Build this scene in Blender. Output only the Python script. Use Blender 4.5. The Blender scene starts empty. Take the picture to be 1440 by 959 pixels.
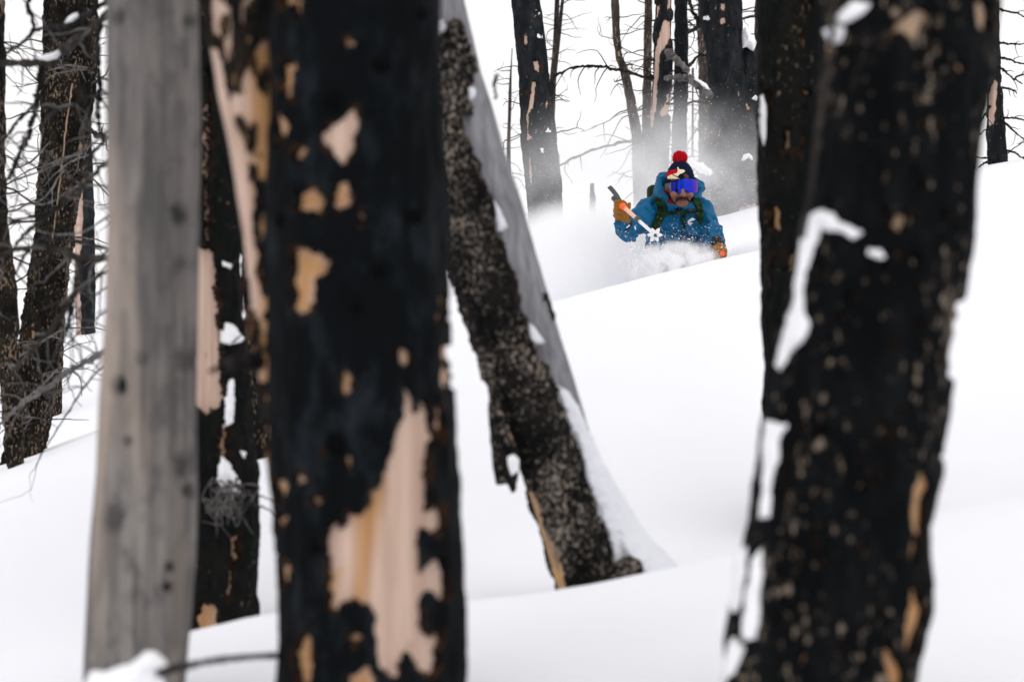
import bpy, bmesh, math, random
import numpy as np
from mathutils import Vector, Matrix

random.seed(7)
rng = np.random.default_rng(7)
SC = bpy.context.scene
COL = SC.collection

# ------------------------------------------------------------------ camera, sky, sun, exposure
FPX, CX, CY = 4000.0, 720.0, 479.5          # focal length in photograph pixels, principal point
cam_d = bpy.data.cameras.new('camera')
cam_d.lens, cam_d.sensor_width = 100.0, 36.0
cam_d.clip_start, cam_d.clip_end = 0.1, 6000
cam_d.dof.use_dof = True
cam_d.dof.focus_distance = 17.0
cam_d.dof.aperture_fstop = 3.1
cam = bpy.data.objects.new('camera', cam_d)
COL.objects.link(cam)
cam.location = (0, 0, 0)
cam.rotation_euler = (math.radians(90), 0, 0)
SC.camera = cam

SUN_EL, SUN_AZ = math.radians(52), math.radians(150)      # azimuth clockwise from +Y (the way the camera looks)
w = bpy.data.worlds.new('World'); SC.world = w; w.use_nodes = True
nt = w.node_tree; nt.nodes.clear()
sky = nt.nodes.new('ShaderNodeTexSky'); sky.sky_type = 'NISHITA'; sky.sun_disc = False
sky.sun_elevation, sky.sun_rotation = SUN_EL, SUN_AZ
sky.air_density, sky.dust_density, sky.ozone_density = 1.0, 6.0, 1.0
des = nt.nodes.new('ShaderNodeHueSaturation'); des.inputs['Saturation'].default_value = 0.12
nt.links.new(sky.outputs[0], des.inputs['Color'])
mixw = nt.nodes.new('ShaderNodeMix'); mixw.data_type = 'RGBA'
mixw.inputs[0].default_value = 0.93                        # thick even snow cloud over the sky
nt.links.new(des.outputs[0], mixw.inputs[6])
mixw.inputs[7].default_value = (9.9, 9.75, 9.8, 1)
bg = nt.nodes.new('ShaderNodeBackground'); bg.inputs[1].default_value = 0.1
nt.links.new(mixw.outputs[2], bg.inputs[0])
wo = nt.nodes.new('ShaderNodeOutputWorld'); nt.links.new(bg.outputs[0], wo.inputs[0])

sl = bpy.data.lights.new('sun', 'SUN'); sl.energy = 0.5; sl.angle = math.radians(40); sl.color = (1.0, 0.97, 0.93)
sun = bpy.data.objects.new('sun', sl); COL.objects.link(sun)
sd_ = Vector((math.sin(SUN_AZ) * math.cos(SUN_EL), math.cos(SUN_AZ) * math.cos(SUN_EL), math.sin(SUN_EL)))
sun.rotation_euler = sd_.to_track_quat('Z', 'Y').to_euler()
sun.location = (0, 0, 30)

vs = SC.view_settings
vs.view_transform = 'Standard'; vs.look = 'None'; vs.exposure = 0.20; vs.gamma = 1.0; vs.use_curve_mapping = False
SC.render.engine = 'CYCLES'
cy = SC.cycles
cy.use_denoising = True
cy.max_bounces = 16; cy.diffuse_bounces = 4; cy.glossy_bounces = 2; cy.transmission_bounces = 2
cy.volume_bounces = 14; cy.transparent_max_bounces = 8
cy.volume_step_rate = 0.45; cy.volume_max_steps = 256
cy.use_adaptive_sampling = True

# ------------------------------------------------------------------ helpers
def P(px, py, d):
    return np.array([(px - CX) / FPX * d, d, -(py - CY) / FPX * d])

def proj(V):
    return CX + FPX * V[..., 0] / V[..., 1], CY - FPX * V[..., 2] / V[..., 1]

def _hash(i, j, k, seed):
    h = (i * 374761393 + j * 668265263 + k * 2147483647 + seed * 1274126177) & 0xFFFFFFFF
    h = ((h ^ (h >> 13)) * 1274126177) & 0xFFFFFFFF
    h = ((h ^ (h >> 16)) * 2246822519) & 0xFFFFFFFF
    return ((h ^ (h >> 15)) & 0xFFFFFF).astype(np.float64) / 0xFFFFFF * 2 - 1

def noise(p, seed=0):
    p = np.asarray(p, float)
    f = np.floor(p); i = f.astype(np.int64); t = p - f
    u = t * t * t * (t * (t * 6 - 15) + 10)
    out = 0
    for a in (0, 1):
        for b in (0, 1):
            for c in (0, 1):
                wgt = (u[..., 0] if a else 1 - u[..., 0]) * (u[..., 1] if b else 1 - u[..., 1]) * (u[..., 2] if c else 1 - u[..., 2])
                out = out + wgt * _hash(i[..., 0] + a, i[..., 1] + b, i[..., 2] + c, seed)
    return out

def fbm(p, octv=4, seed=0):
    p = np.asarray(p, float); a, s, tot = 1.0, 0, 0
    for o in range(octv):
        s = s + a * noise(p * (2 ** o) + 17.3 * o, seed + o); tot += a; a *= 0.5
    return s / tot

def poly_sd(x, y, poly):
    """signed distance, positive inside"""
    poly = np.asarray(poly, float); best = np.full(np.shape(x), 1e9); ins = np.zeros(np.shape(x), bool)
    n = len(poly)
    for i in range(n):
        x0, y0 = poly[i]; x1, y1 = poly[(i + 1) % n]
        ex, ey = x1 - x0, y1 - y0
        t = np.clip(((x - x0) * ex + (y - y0) * ey) / (ex * ex + ey * ey + 1e-9), 0, 1)
        best = np.minimum(best, np.hypot(x - x0 - t * ex, y - y0 - t * ey))
        if y0 != y1:
            c = ((y0 > y) != (y1 > y)) & (x < (x1 - x0) * (y - y0) / (y1 - y0) + x0)
            ins ^= c
    return np.where(ins, best, -best)

def polys_sd(x, y, polys):
    s = np.full(np.shape(x), -1e9)
    for p in polys:
        a = np.asarray(p, float)
        near = (x > a[:, 0].min() - 12) & (x < a[:, 0].max() + 12) & (y > a[:, 1].min() - 12) & (y < a[:, 1].max() + 12)
        if near.any():
            s[near] = np.maximum(s[near], poly_sd(x[near], y[near], p))
    return s

def to_mesh(name, V, F, smooth=True):
    V = np.asarray(V, float); F = np.asarray(F, np.int32)
    k = F.shape[1]
    me = bpy.data.meshes.new(name)
    me.vertices.add(len(V)); me.vertices.foreach_set('co', V.astype(np.float32).ravel())
    me.loops.add(F.size); me.loops.foreach_set('vertex_index', F.ravel())
    me.polygons.add(len(F)); me.polygons.foreach_set('loop_start', np.arange(0, F.size, k, dtype=np.int32))
    me.polygons.foreach_set('use_smooth', np.full(len(F), smooth))
    me.update(calc_edges=True); me.validate()
    return me

def attr(me, name, vals):
    a = me.attributes.new(name, 'FLOAT', 'POINT'); a.data.foreach_set('value', np.asarray(vals, np.float32))

def drop_loose(V, F, extra=None):
    used = np.unique(F); m = np.full(len(V), -1); m[used] = np.arange(len(used))
    return V[used], m[F], (None if extra is None else extra[used])

def link(name, me, mat, parent=None, base=None):
    o = bpy.data.objects.new(name, me); COL.objects.link(o)
    if mat: me.materials.append(mat)
    if parent is not None: o.parent = parent
    return o

def tag(o, label=None, cat=None, group=None, kind=None):
    for k, v in (('label', label), ('category', cat), ('group', group), ('kind', kind)):
        if v: o[k] = v
    return o

def empty(name, loc):
    o = bpy.data.objects.new(name, None); COL.objects.link(o); o.location = tuple(loc)
    o.empty_display_size = 0.1
    return o

def base_of(o):
    """world offset of a (nested) parent"""
    v = np.zeros(3)
    while o is not None:
        v += np.array(o.location); o = o.parent
    return v

def part(name, V, F, mat, parent, smooth=True, label=None, kind=None, attrs=None):
    me = to_mesh(name, np.asarray(V) - base_of(parent), F, smooth)
    if attrs:
        for k, v in attrs.items():
            if len(v) == len(me.vertices): attr(me, k, v)
    o = link(name, me, mat, parent)
    if label: o['label'] = label
    if kind: o['kind'] = kind
    return o

def surface_nets(f, lo, hi, h):
    lo, hi = np.array(lo, float), np.array(hi, float)
    n = np.maximum(np.ceil((hi - lo) / h).astype(int) + 1, 3)
    ax = [lo[i] + h * np.arange(n[i]) for i in range(3)]
    G = np.stack(np.meshgrid(*ax, indexing='ij'), -1)
    Fv = f(G.reshape(-1, 3)).reshape(n)
    s = Fv < 0
    nx, ny, nz = n - 1
    cnt = np.zeros((nx, ny, nz), int); acc = np.zeros((nx, ny, nz, 3))
    corners = [(a, b, c) for a in (0, 1) for b in (0, 1) for c in (0, 1)]
    def sub(A, c): return A[c[0]:c[0] + nx, c[1]:c[1] + ny, c[2]:c[2] + nz]
    for c in corners:
        for axis in range(3):
            if c[axis]: continue
            c2 = list(c); c2[axis] = 1
            a, b = sub(Fv, c), sub(Fv, c2)
            m = (a < 0) != (b < 0)
            t = np.where(m, a / np.where(m, a - b, 1), 0)
            for k in range(3):
                acc[..., k] += np.where(m, (t if k == axis else c[k]), 0)
            cnt += m
    act = cnt > 0
    idx = np.full((nx, ny, nz), -1); idx[act] = np.arange(act.sum())
    I = np.argwhere(act)
    V = lo + h * (I + acc[act] / cnt[act][:, None])
    quads = []
    for axis in range(3):
        o1, o2 = [(1, 2), (2, 0), (0, 1)][axis]
        sl0 = [slice(None)] * 3; sl1 = [slice(None)] * 3
        sl0[axis] = slice(0, -1); sl1[axis] = slice(1, None)
        E = (s[tuple(sl0)] != s[tuple(sl1)])
        pos = np.argwhere(E)
        ok = (pos[:, o1] > 0) & (pos[:, o2] > 0) & (pos[:, o1] < n[o1] - 1) & (pos[:, o2] < n[o2] - 1)
        pos = pos[ok]
        d1 = np.zeros(3, int); d1[o1] = 1; d2 = np.zeros(3, int); d2[o2] = 1
        q = [pos - d1 - d2, pos - d2, pos, pos - d1]
        q = np.stack([idx[tuple(k.T)] for k in q], 1)
        inside = s[tuple(pos.T)]
        q[~inside] = q[~inside][:, ::-1]
        quads.append(q)
    Q = np.concatenate(quads)
    Q = Q[(Q >= 0).all(1)]
    return V, Q

def catmull(pts, n=6):
    pts = np.asarray(pts, float)
    if len(pts) < 3:
        t = np.linspace(0, 1, n * 2)[:, None]; return pts[0] * (1 - t) + pts[-1] * t
    q = np.vstack([2 * pts[0] - pts[1], pts, 2 * pts[-1] - pts[-2]]); out = []
    for i in range(1, len(q) - 2):
        for t in np.linspace(0, 1, n, endpoint=False):
            a, b, c, d = q[i - 1], q[i], q[i + 1], q[i + 2]
            out.append(0.5 * ((2 * b) + (c - a) * t + (2 * a - 5 * b + 4 * c - d) * t * t + (3 * b - a - 3 * c + d) * t ** 3))
    out.append(pts[-1]); return np.array(out)

def tube(pts, rad, k=7):
    pts = np.asarray(pts, float); n = len(pts)
    rad = np.broadcast_to(np.asarray(rad, float), (n,)) if np.ndim(rad) else np.full(n, rad)
    T = np.gradient(pts, axis=0); T /= np.linalg.norm(T, axis=1)[:, None] + 1e-9
    ref = np.array([0, 0, 1.0]) if abs(T[:, 2]).mean() < 0.8 else np.array([0, 1.0, 0])
    A = np.cross(T, ref); A /= np.linalg.norm(A, axis=1)[:, None] + 1e-9
    B = np.cross(T, A)
    an = np.linspace(0, 2 * np.pi, k, endpoint=False)
    V = (pts[:, None] + rad[:, None, None] * (np.cos(an)[None, :, None] * A[:, None] + np.sin(an)[None, :, None] * B[:, None])).reshape(-1, 3)
    i = np.arange(n - 1)[:, None]; j = np.arange(k)[None]
    F = np.stack([i * k + j, i * k + (j + 1) % k, (i + 1) * k + (j + 1) % k, (i + 1) * k + j], -1).reshape(-1, 4)
    V = np.vstack([V, pts[:1], pts[-1:]])
    c0, c1 = n * k, n * k + 1; j = np.arange(k)
    F = np.vstack([F, np.stack([np.full(k, c0), (j + 1) % k, j, np.full(k, c0)], 1)[:, [0, 1, 2, 2]],
                   np.stack([np.full(k, c1), (n - 1) * k + j, (n - 1) * k + (j + 1) % k, (n - 1) * k + (j + 1) % k], 1)])
    return V, F

def to_mesh_mixed(name, V, F, smooth=True):
    me = bpy.data.meshes.new(name)
    faces = [tuple(dict.fromkeys(map(int, f))) for f in F]
    me.from_pydata([tuple(v) for v in V], [], faces)
    me.polygons.foreach_set('use_smooth', np.full(len(me.polygons), smooth)); me.update()
    return me

# ------------------------------------------------------------------ materials
def newmat(name):
    m = bpy.data.materials.new(name); m.use_nodes = True
    t = m.node_tree; t.nodes.clear()
    out = t.nodes.new('ShaderNodeOutputMaterial'); b = t.nodes.new('ShaderNodeBsdfPrincipled')
    t.links.new(b.outputs[0], out.inputs[0])
    return m, t, b, out

def nnoise(t, scale, detail=4, stretch=(1, 1, 1), rough=0.55, coord='Object', off=0.0):
    tc = t.nodes.new('ShaderNodeTexCoord'); mp = t.nodes.new('ShaderNodeMapping')
    mp.inputs['Scale'].default_value = stretch; mp.inputs['Location'].default_value = (off, off * 1.7, off * 0.6)
    t.links.new(tc.outputs[coord], mp.inputs[0])
    n = t.nodes.new('ShaderNodeTexNoise'); n.inputs['Scale'].default_value = scale
    n.inputs['Detail'].default_value = detail; n.inputs['Roughness'].default_value = rough
    t.links.new(mp.outputs[0], n.inputs['Vector'])
    return n.outputs['Fac']

def ramp(t, fac, stops):
    r = t.nodes.new('ShaderNodeValToRGB'); e = r.color_ramp.elements
    while len(e) < len(stops): e.new(0.5)
    for i, (p, c) in enumerate(stops):
        e[i].position = p; e[i].color = tuple(c) + (1,) if len(c) == 3 else c
    t.links.new(fac, r.inputs[0]); return r.outputs[0]

def mixc(t, fac, a, b):
    m = t.nodes.new('ShaderNodeMix'); m.data_type = 'RGBA'
    for sock, v in ((0, fac), (6, a), (7, b)):
        if hasattr(v, 'is_output'): t.links.new(v, m.inputs[sock])
        elif sock == 0: m.inputs[0].default_value = v
        else: m.inputs[sock].default_value = tuple(v) + (1,)
    return m.outputs[2]

def mathn(t, op, a, b=None):
    m = t.nodes.new('ShaderNodeMath'); m.operation = op
    for i, v in enumerate((a, b)):
        if v is None: continue
        if hasattr(v, 'is_output'): t.links.new(v, m.inputs[i])
        else: m.inputs[i].default_value = v
    return m.outputs[0]

def bump(t, b, h, strength, dist):
    n = t.nodes.new('ShaderNodeBump'); n.inputs['Strength'].default_value = strength; n.inputs['Distance'].default_value = dist
    t.links.new(h, n.inputs['Height']); t.links.new(n.outputs[0], b.inputs['Normal'])

def srgb(r, g, b):
    return tuple(((c / 255) / 12.92 if c / 255 <= 0.04045 else ((c / 255 + 0.055) / 1.055) ** 2.4) for c in (r, g, b))

def bark_mat(name, dark, mid, fleck, fleck_lo, fleck_hi, fscale=90, stretch=(1, 1, 0.45), midw=(0.45, 0.7), regw=0.35):
    m, t, b, o = newmat(name)
    n1 = nnoise(t, 13, 6, (1, 1, 0.45), 0.68)
    c = mixc(t, ramp(t, n1, [(midw[0], (0, 0, 0)), (midw[1], (1, 1, 1))]), dark, mid)
    n2 = nnoise(t, fscale, 3, stretch, 0.6, off=3.1)
    reg = nnoise(t, 5, 3, (1, 1, 0.6), off=9.0)
    k = mathn(t, 'ADD', n2, mathn(t, 'MULTIPLY', mathn(t, 'SUBTRACT', reg, 0.5), regw))
    fm = ramp(t, k, [(fleck_lo, (0, 0, 0)), (fleck_hi, (1, 1, 1))])
    fcol = mixc(t, nnoise(t, 23, 2, off=5.5), [x * 0.55 for x in fleck], fleck)
    c = mixc(t, fm, c, fcol)
    sa = t.nodes.new('ShaderNodeAttribute'); sa.attribute_name = 'scorch'
    c = mixc(t, mathn(t, 'MULTIPLY', sa.outputs['Fac'], 0.6), c, srgb(74, 50, 32))
    t.links.new(c, b.inputs['Base Color'])
    b.inputs['Roughness'].default_value = 0.8; b.inputs['Specular IOR Level'].default_value = 0.05
    h = nnoise(t, fscale * 0.8, 5, (1, 1, 0.35), 0.65, off=1.2)
    bump(t, b, h, 0.9, 0.01)
    return m

def wood_mat(name, base, second, dark, streak=0.35):
    m, t, b, o = newmat(name)
    a = t.nodes.new('ShaderNodeAttribute'); a.attribute_name = 'tone'
    gr = nnoise(t, 40, 5, (1, 1, 0.04), 0.6)
    lo = nnoise(t, 6, 4, (1, 1, 0.25), off=4.0)
    tone = mathn(t, 'ADD', a.outputs['Fac'], mathn(t, 'MULTIPLY', mathn(t, 'SUBTRACT', lo, 0.5), 0.9))
    tone = ramp(t, tone, [(0.15, (0, 0, 0)), (0.85, (1, 1, 1))])
    c = mixc(t, tone, base, second)
    c = mixc(t, ramp(t, gr, [(0.35, (streak,) * 3), (0.62, (0, 0, 0))]), c, dark)
    kn = nnoise(t, 14, 3, (1, 1, 0.6), off=8.0)
    c = mixc(t, ramp(t, kn, [(0.68, (0, 0, 0)), (0.78, (0.75,) * 3)]), c, dark)
    t.links.new(c, b.inputs['Base Color'])
    b.inputs['Roughness'].default_value = 0.7; b.inputs['Specular IOR Level'].default_value = 0.2
    bump(t, b, gr, 0.5, 0.004)
    return m

def plain_mat(name, col, rough=0.6, spec=0.3, var=0.15, scale=30, metallic=0.0, bmp=0.3, bdist=0.003):
    m, t, b, o = newmat(name)
    n = nnoise(t, scale, 4)
    lo = [max(0, c * (1 - var)) for c in col]; hi = [min(1, c * (1 + var)) for c in col]
    t.links.new(mixc(t, n, lo, hi), b.inputs['Base Color'])
    b.inputs['Roughness'].default_value = rough; b.inputs['Specular IOR Level'].default_value = spec
    b.inputs['Metallic'].default_value = metallic
    if bmp: bump(t, b, nnoise(t, scale * 2.5, 4, off=2.0), bmp, bdist)
    return m

M = {}
# snow
m, t, b, o = newmat('snow')
n = nnoise(t, 0.9, 4); n2 = nnoise(t, 160, 3)
t.links.new(mixc(t, n, (0.862, 0.870, 0.918), (0.893, 0.900, 0.945)), b.inputs['Base Color'])
b.inputs['Roughness'].default_value = 0.85; b.inputs['Specular IOR Level'].default_value = 0.1
hh = mathn(t, 'ADD', mathn(t, 'MULTIPLY', nnoise(t, 2.2, 5, (1, 1, 1), 0.5), 1.0), mathn(t, 'MULTIPLY', n2, 0.05))
bump(t, b, hh, 0.25, 0.05)
M['snow'] = m
M['snow_lump'] = plain_mat('snow_lump', (0.87, 0.875, 0.90), 0.85, 0.1, 0.03, 40, bmp=0.5, bdist=0.006)
M['char'] = bark_mat('char', (0.0026, 0.0036, 0.0045), (0.019, 0.025, 0.031), srgb(86, 70, 56), 0.74, 0.84, 34, midw=(0.50, 0.78))
M['char_fleck'] = bark_mat('char_fleck', (0.0018, 0.0024, 0.0028), (0.0065, 0.0078, 0.0085), srgb(140, 126, 112), 0.625, 0.73, 62, (1, 1, 0.5), regw=0.6)
M['char_brown'] = bark_mat('char_brown', (0.006, 0.007, 0.007), (0.022, 0.016, 0.011), srgb(170, 132, 96), 0.60, 0.67, 34, (1, 1, 0.3))
M['flaky'] = bark_mat('flaky', (0.005, 0.005, 0.005), (0.020, 0.018, 0.016), srgb(170, 158, 146), 0.56, 0.70, 95, (1, 1, 0.75), regw=0.6)
M['char_mid'] = bark_mat('char_mid', (0.005, 0.006, 0.006), (0.013, 0.012, 0.010), srgb(150, 130, 108), 0.68, 0.76, 85, (1, 1, 0.5))
M['brown_bark'] = bark_mat('brown_bark', (0.006, 0.006, 0.0055), (0.026, 0.021, 0.016), srgb(150, 130, 112), 0.57, 0.69, 115, (1, 1, 0.38), regw=0.6)
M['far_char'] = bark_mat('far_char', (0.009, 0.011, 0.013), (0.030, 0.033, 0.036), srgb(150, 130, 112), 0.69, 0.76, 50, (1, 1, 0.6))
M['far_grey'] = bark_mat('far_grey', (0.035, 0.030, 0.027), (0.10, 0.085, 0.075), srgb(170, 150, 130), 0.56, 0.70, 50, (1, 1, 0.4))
M['wood_pink'] = wood_mat('wood_pink', srgb(200, 174, 158), srgb(182, 138, 94), srgb(120, 84, 58), 0.4)
M['wood_tan'] = wood_mat('wood_tan', srgb(170, 146, 122), srgb(180, 132, 84), srgb(110, 72, 44), 0.4)
M['wood_grey'] = wood_mat('wood_grey', srgb(136, 136, 141), srgb(206, 160, 104), srgb(78, 77, 79), 0.8)
# weathered log
m, t, b, o = newmat('weathered_log')
st = nnoise(t, 30, 6, (1, 1, 0.05), 0.65); lo = nnoise(t, 7, 4, (1, 1, 0.3), off=3)
c = mixc(t, ramp(t, st, [(0.3, (0, 0, 0)), (0.7, (1, 1, 1))]), srgb(88, 85, 84), srgb(152, 146, 141))
c = mixc(t, ramp(t, lo, [(0.36, (0.65,) * 3), (0.56, (0, 0, 0))]), c, srgb(72, 71, 72))
c = mixc(t, ramp(t, nnoise(t, 26, 4, (1, 1, 0.5), 0.6, off=11), [(0.38, (0.6,) * 3), (0.5, (0, 0, 0))]), c, srgb(84, 82, 82))
c = mixc(t, ramp(t, nnoise(t, 48, 3, (1, 1, 0.02), 0.6, off=15), [(0.33, (0.7,) * 3), (0.38, (0, 0, 0))]), c, srgb(50, 49, 49))
c = mixc(t, ramp(t, nnoise(t, 5, 3, (1, 1, 0.12), off=7), [(0.58, (0, 0, 0)), (0.7, (0.6,) * 3)]), c, srgb(172, 156, 142))
at = t.nodes.new('ShaderNodeAttribute'); at.attribute_name = 'knot'
c = mixc(t, at.outputs['Fac'], c, srgb(24, 24, 25))
t.links.new(c, b.inputs['Base Color']); b.inputs['Roughness'].default_value = 0.8; b.inputs['Specular IOR Level'].default_value = 0.1
bump(t, b, st, 0.6, 0.006)
M['weathered'] = m
M['branch_dark'] = bark_mat('branch_dark', (0.010, 0.010, 0.011), (0.050, 0.047, 0.045), srgb(130, 112, 96), 0.62, 0.72, 60)
M['branch_grey'] = bark_mat('branch_grey', (0.09, 0.086, 0.083), (0.24, 0.225, 0.215), srgb(190, 175, 160), 0.62, 0.75, 60)
M['branch_brown'] = bark_mat('branch_brown', (0.020, 0.018, 0.017), (0.075, 0.065, 0.058), srgb(160, 140, 120), 0.62, 0.72, 60)

# ------------------------------------------------------------------ terrain
ctrl = []
for px, py in ((-200, 995), (0, 950), (265, 891), (358, 868), (600, 846), (790, 827), (910, 802), (1120, 765), (1320, 724), (1440, 698), (1650, 650)):
    ctrl.append((px, py, 8.3)); ctrl.append((px, py + 9, 9.1))
ctrl += [(40, 642, 14), (-150, 700, 14), (150, 600, 14), (80, 583, 17), (120, 458, 21), (365, 634, 11.2), (300, 890, 9.9), (370, 872, 9.8), (500, 560, 12), (632, 471, 13), (785, 430, 13),
         (900, 401, 13.2), (1020, 370, 13.6), (1150, 338, 14), (1300, 300, 14.5), (1440, 268, 15), (1700, 210, 16),
         (650, 500, 15.3), (800, 452, 15.3), (930, 424, 15.6), (1040, 372, 15.8), (1120, 342, 16.4),
         (700, 470, 16.8), (850, 428, 17), (950, 412, 17), (1020, 362, 17.2), (1100, 326, 17.6),
         (300, 480, 18), (600, 400, 19.5), (780, 352, 20), (880, 340, 20), (1000, 304, 21), (1075, 285, 21), (1250, 259, 21), (1400, 233, 20), (1440, 225, 20), (1700, 170, 20),
         (300, 410, 23), (-150, 470, 21), (600, 345, 24), (833, 312, 24), (1000, 292, 24.5), (1250, 258, 24), (1440, 232, 24), (1700, 190, 24),
         (0, 430, 26), (400, 390, 28), (800, 345, 28), (1200, 300, 28), (1600, 260, 28)]
cp = [P(*c) for c in ctrl]
for x in (-3, -1, 1, 3):
    cp.append(np.array([x, 0.0, -1.35 + 0.1 * x])); cp.append(np.array([x, 5.0, -1.02 + 0.1 * x])); cp.append(np.array([x, -6.0, -2.0 + 0.1 * x]))
cp = np.array(cp)
def _U(r2): return np.where(r2 > 0, r2 * np.log(r2 + 1e-12), 0)
def _tps(ctrl_, lam):
    n = len(ctrl_); K = _U(((ctrl_[:, None, :2] - ctrl_[None, :, :2]) ** 2).sum(-1)) + lam * np.eye(n)
    Pm = np.hstack([np.ones((n, 1)), ctrl_[:, :2]])
    A = np.zeros((n + 3, n + 3)); A[:n, :n] = K; A[:n, n:] = Pm; A[n:, :n] = Pm.T
    return np.linalg.solve(A, np.concatenate([ctrl_[:, 2], np.zeros(3)]))
_wt = _tps(cp, 0.002)
def ground_z(x, y):
    x = np.atleast_1d(np.asarray(x, float)); y = np.atleast_1d(np.asarray(y, float))
    xc = np.clip(x, -4.5, 5.5); yc = np.clip(y, -8, 27)
    q = np.stack([xc, yc], -1); out = np.zeros(len(q))
    for s in range(0, len(q), 20000):
        e = q[s:s + 20000]
        out[s:s + 20000] = _U(((e[:, None] - cp[None, :, :2]) ** 2).sum(-1)) @ _wt[:-3] + _wt[-3] + e @ _wt[-2:]
    out += np.clip((x - xc) * 0.10, -3, 3)
    s = np.clip((y - 23) / 12, 0, 1); s = s * s * (3 - 2 * s)
    far = np.maximum(0.7 - 0.09 * np.maximum(y - 23, 0), -14)
    return out * (1 - s) + far * s

def axis_coords(lo, hi, step, outer, growth=1.25):
    c = list(np.arange(lo, hi + 1e-6, step)); s = step
    while c[-1] < outer: s *= growth; c.append(c[-1] + s)
    s = step
    a = [c[0]]
    while a[-1] > -outer: s *= growth; a.append(a[-1] - s)
    return np.array(a[:0:-1] + c)
gx = axis_coords(-4.5, 5.5, 0.06, 2500)
gy = axis_coords(4, 25, 0.06, 3500); gy = gy[gy > -300]
GX, GY = np.meshgrid(gx, gy, indexing='ij')
gz = ground_z(GX.ravel(), GY.ravel())
loc = np.stack([GX.ravel(), GY.ravel(), np.zeros(GX.size)], -1)
fade = np.exp(-((np.maximum(np.abs(loc[:, 0]) - 8, 0) / 20) ** 2 + (np.maximum(loc[:, 1] - 30, 0) / 20) ** 2))
gz = gz + fade * (0.025 * fbm(loc * 0.9, 3, 5) + 0.006 * fbm(loc * 5, 3, 9))
# skier's track: churned trough round the skier
sk = P(940, 405, 17)
d2 = ((loc[:, 0] - sk[0]) / 0.55) ** 2 + ((loc[:, 1] - sk[1] - 0.3) / 0.9) ** 2
gz = gz + np.exp(-d2) * 0.035 * fbm(loc * 9, 4, 21)
V = np.stack([GX.ravel(), GY.ravel(), gz], -1)
nx_, ny_ = GX.shape
I = (np.arange(nx_ - 1)[:, None] * ny_ + np.arange(ny_ - 1)[None])
F = np.stack([I, I + ny_, I + ny_ + 1, I + 1], -1).reshape(-1, 4)
ground = link('snow_ground', to_mesh('snow_ground', V, F), M['snow'])
tag(ground, 'deep smooth untracked powder snow covering the slope', kind='structure')

# ------------------------------------------------------------------ trunks
class Trunk:
    def __init__(s, d, edges, top, taper=0.06, sink=0.35, ydeep=0.95):
        e = np.array(edges, float); z = (CY - e[:, 0]) / FPX * d
        o = np.argsort(z); s.z = z[o]; s.c = (((e[:, 1] + e[:, 2]) / 2 - CX) / FPX * d)[o]; s.r = ((e[:, 2] - e[:, 1]) / 2 / FPX * d)[o]
        s.d, s.top, s.taper, s.yd = d, top, taper, ydeep
        s.lean = (s.c[-1] - s.c[0]) / max(s.z[-1] - s.z[0], 0.3)
        s.lean_lo = np.clip((s.c[1] - s.c[0]) / max(s.z[1] - s.z[0], 0.05), -0.5, 0.5)
        zb = s.z[0]
        g = ground_z([s.c[0]], [d])[0]
        s.base = np.array([s.c[0] + s.lean_lo * (min(g, zb) - zb), d, min(g, zb)])
        s.zbot = min(g, zb) - sink
    def at(s, z):
        c = np.interp(z, s.z, s.c); r = np.interp(z, s.z, s.r)
        up = np.maximum(z - s.z[-1], 0); dn = np.maximum(s.z[0] - z, 0)
        c = c + s.lean * up - s.lean_lo * dn
        r = r * np.clip(1 - s.taper * up, 0.25, 1) * (1 + 0.12 * np.minimum(dn, 1.0))
        return c, r
    def grid(s, z, a):
        c, r = s.at(z)
        X = c[:, None] + r[:, None] * np.cos(a)[None]
        Y = s.d + r[:, None] * s.yd * np.sin(a)[None]
        return np.stack([X, Y, np.repeat(z[:, None], len(a), 1)], -1), np.stack([np.cos(a), np.sin(a), 0 * a], -1)
    def zs(s, step):
        vis = np.arange(max(s.zbot, (CY - 985) / FPX * s.d), min(s.top, (CY + 26) / FPX * s.d), step)
        lo = np.arange(s.zbot, vis[0], step * 8); hi = np.arange(vis[-1] + step, s.top, max(0.04, step * 10))
        return np.concatenate([lo[lo < vis[0] - step * .5], vis, hi])

def angles(nf, nb):
    return np.concatenate([np.linspace(-np.pi - 0.12, 0.12, nf, endpoint=False), np.linspace(0.12, np.pi - 0.12, nb, endpoint=False)])

def grid_faces(nz, na, closed=True):
    i = np.arange(nz - 1)[:, None]; j = np.arange(na if closed else na - 1)[None]
    return np.stack([i * na + j, i * na + (j + 1) % na, (i + 1) * na + (j + 1) % na, (i + 1) * na + j], -1).reshape(-1, 4)

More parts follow.
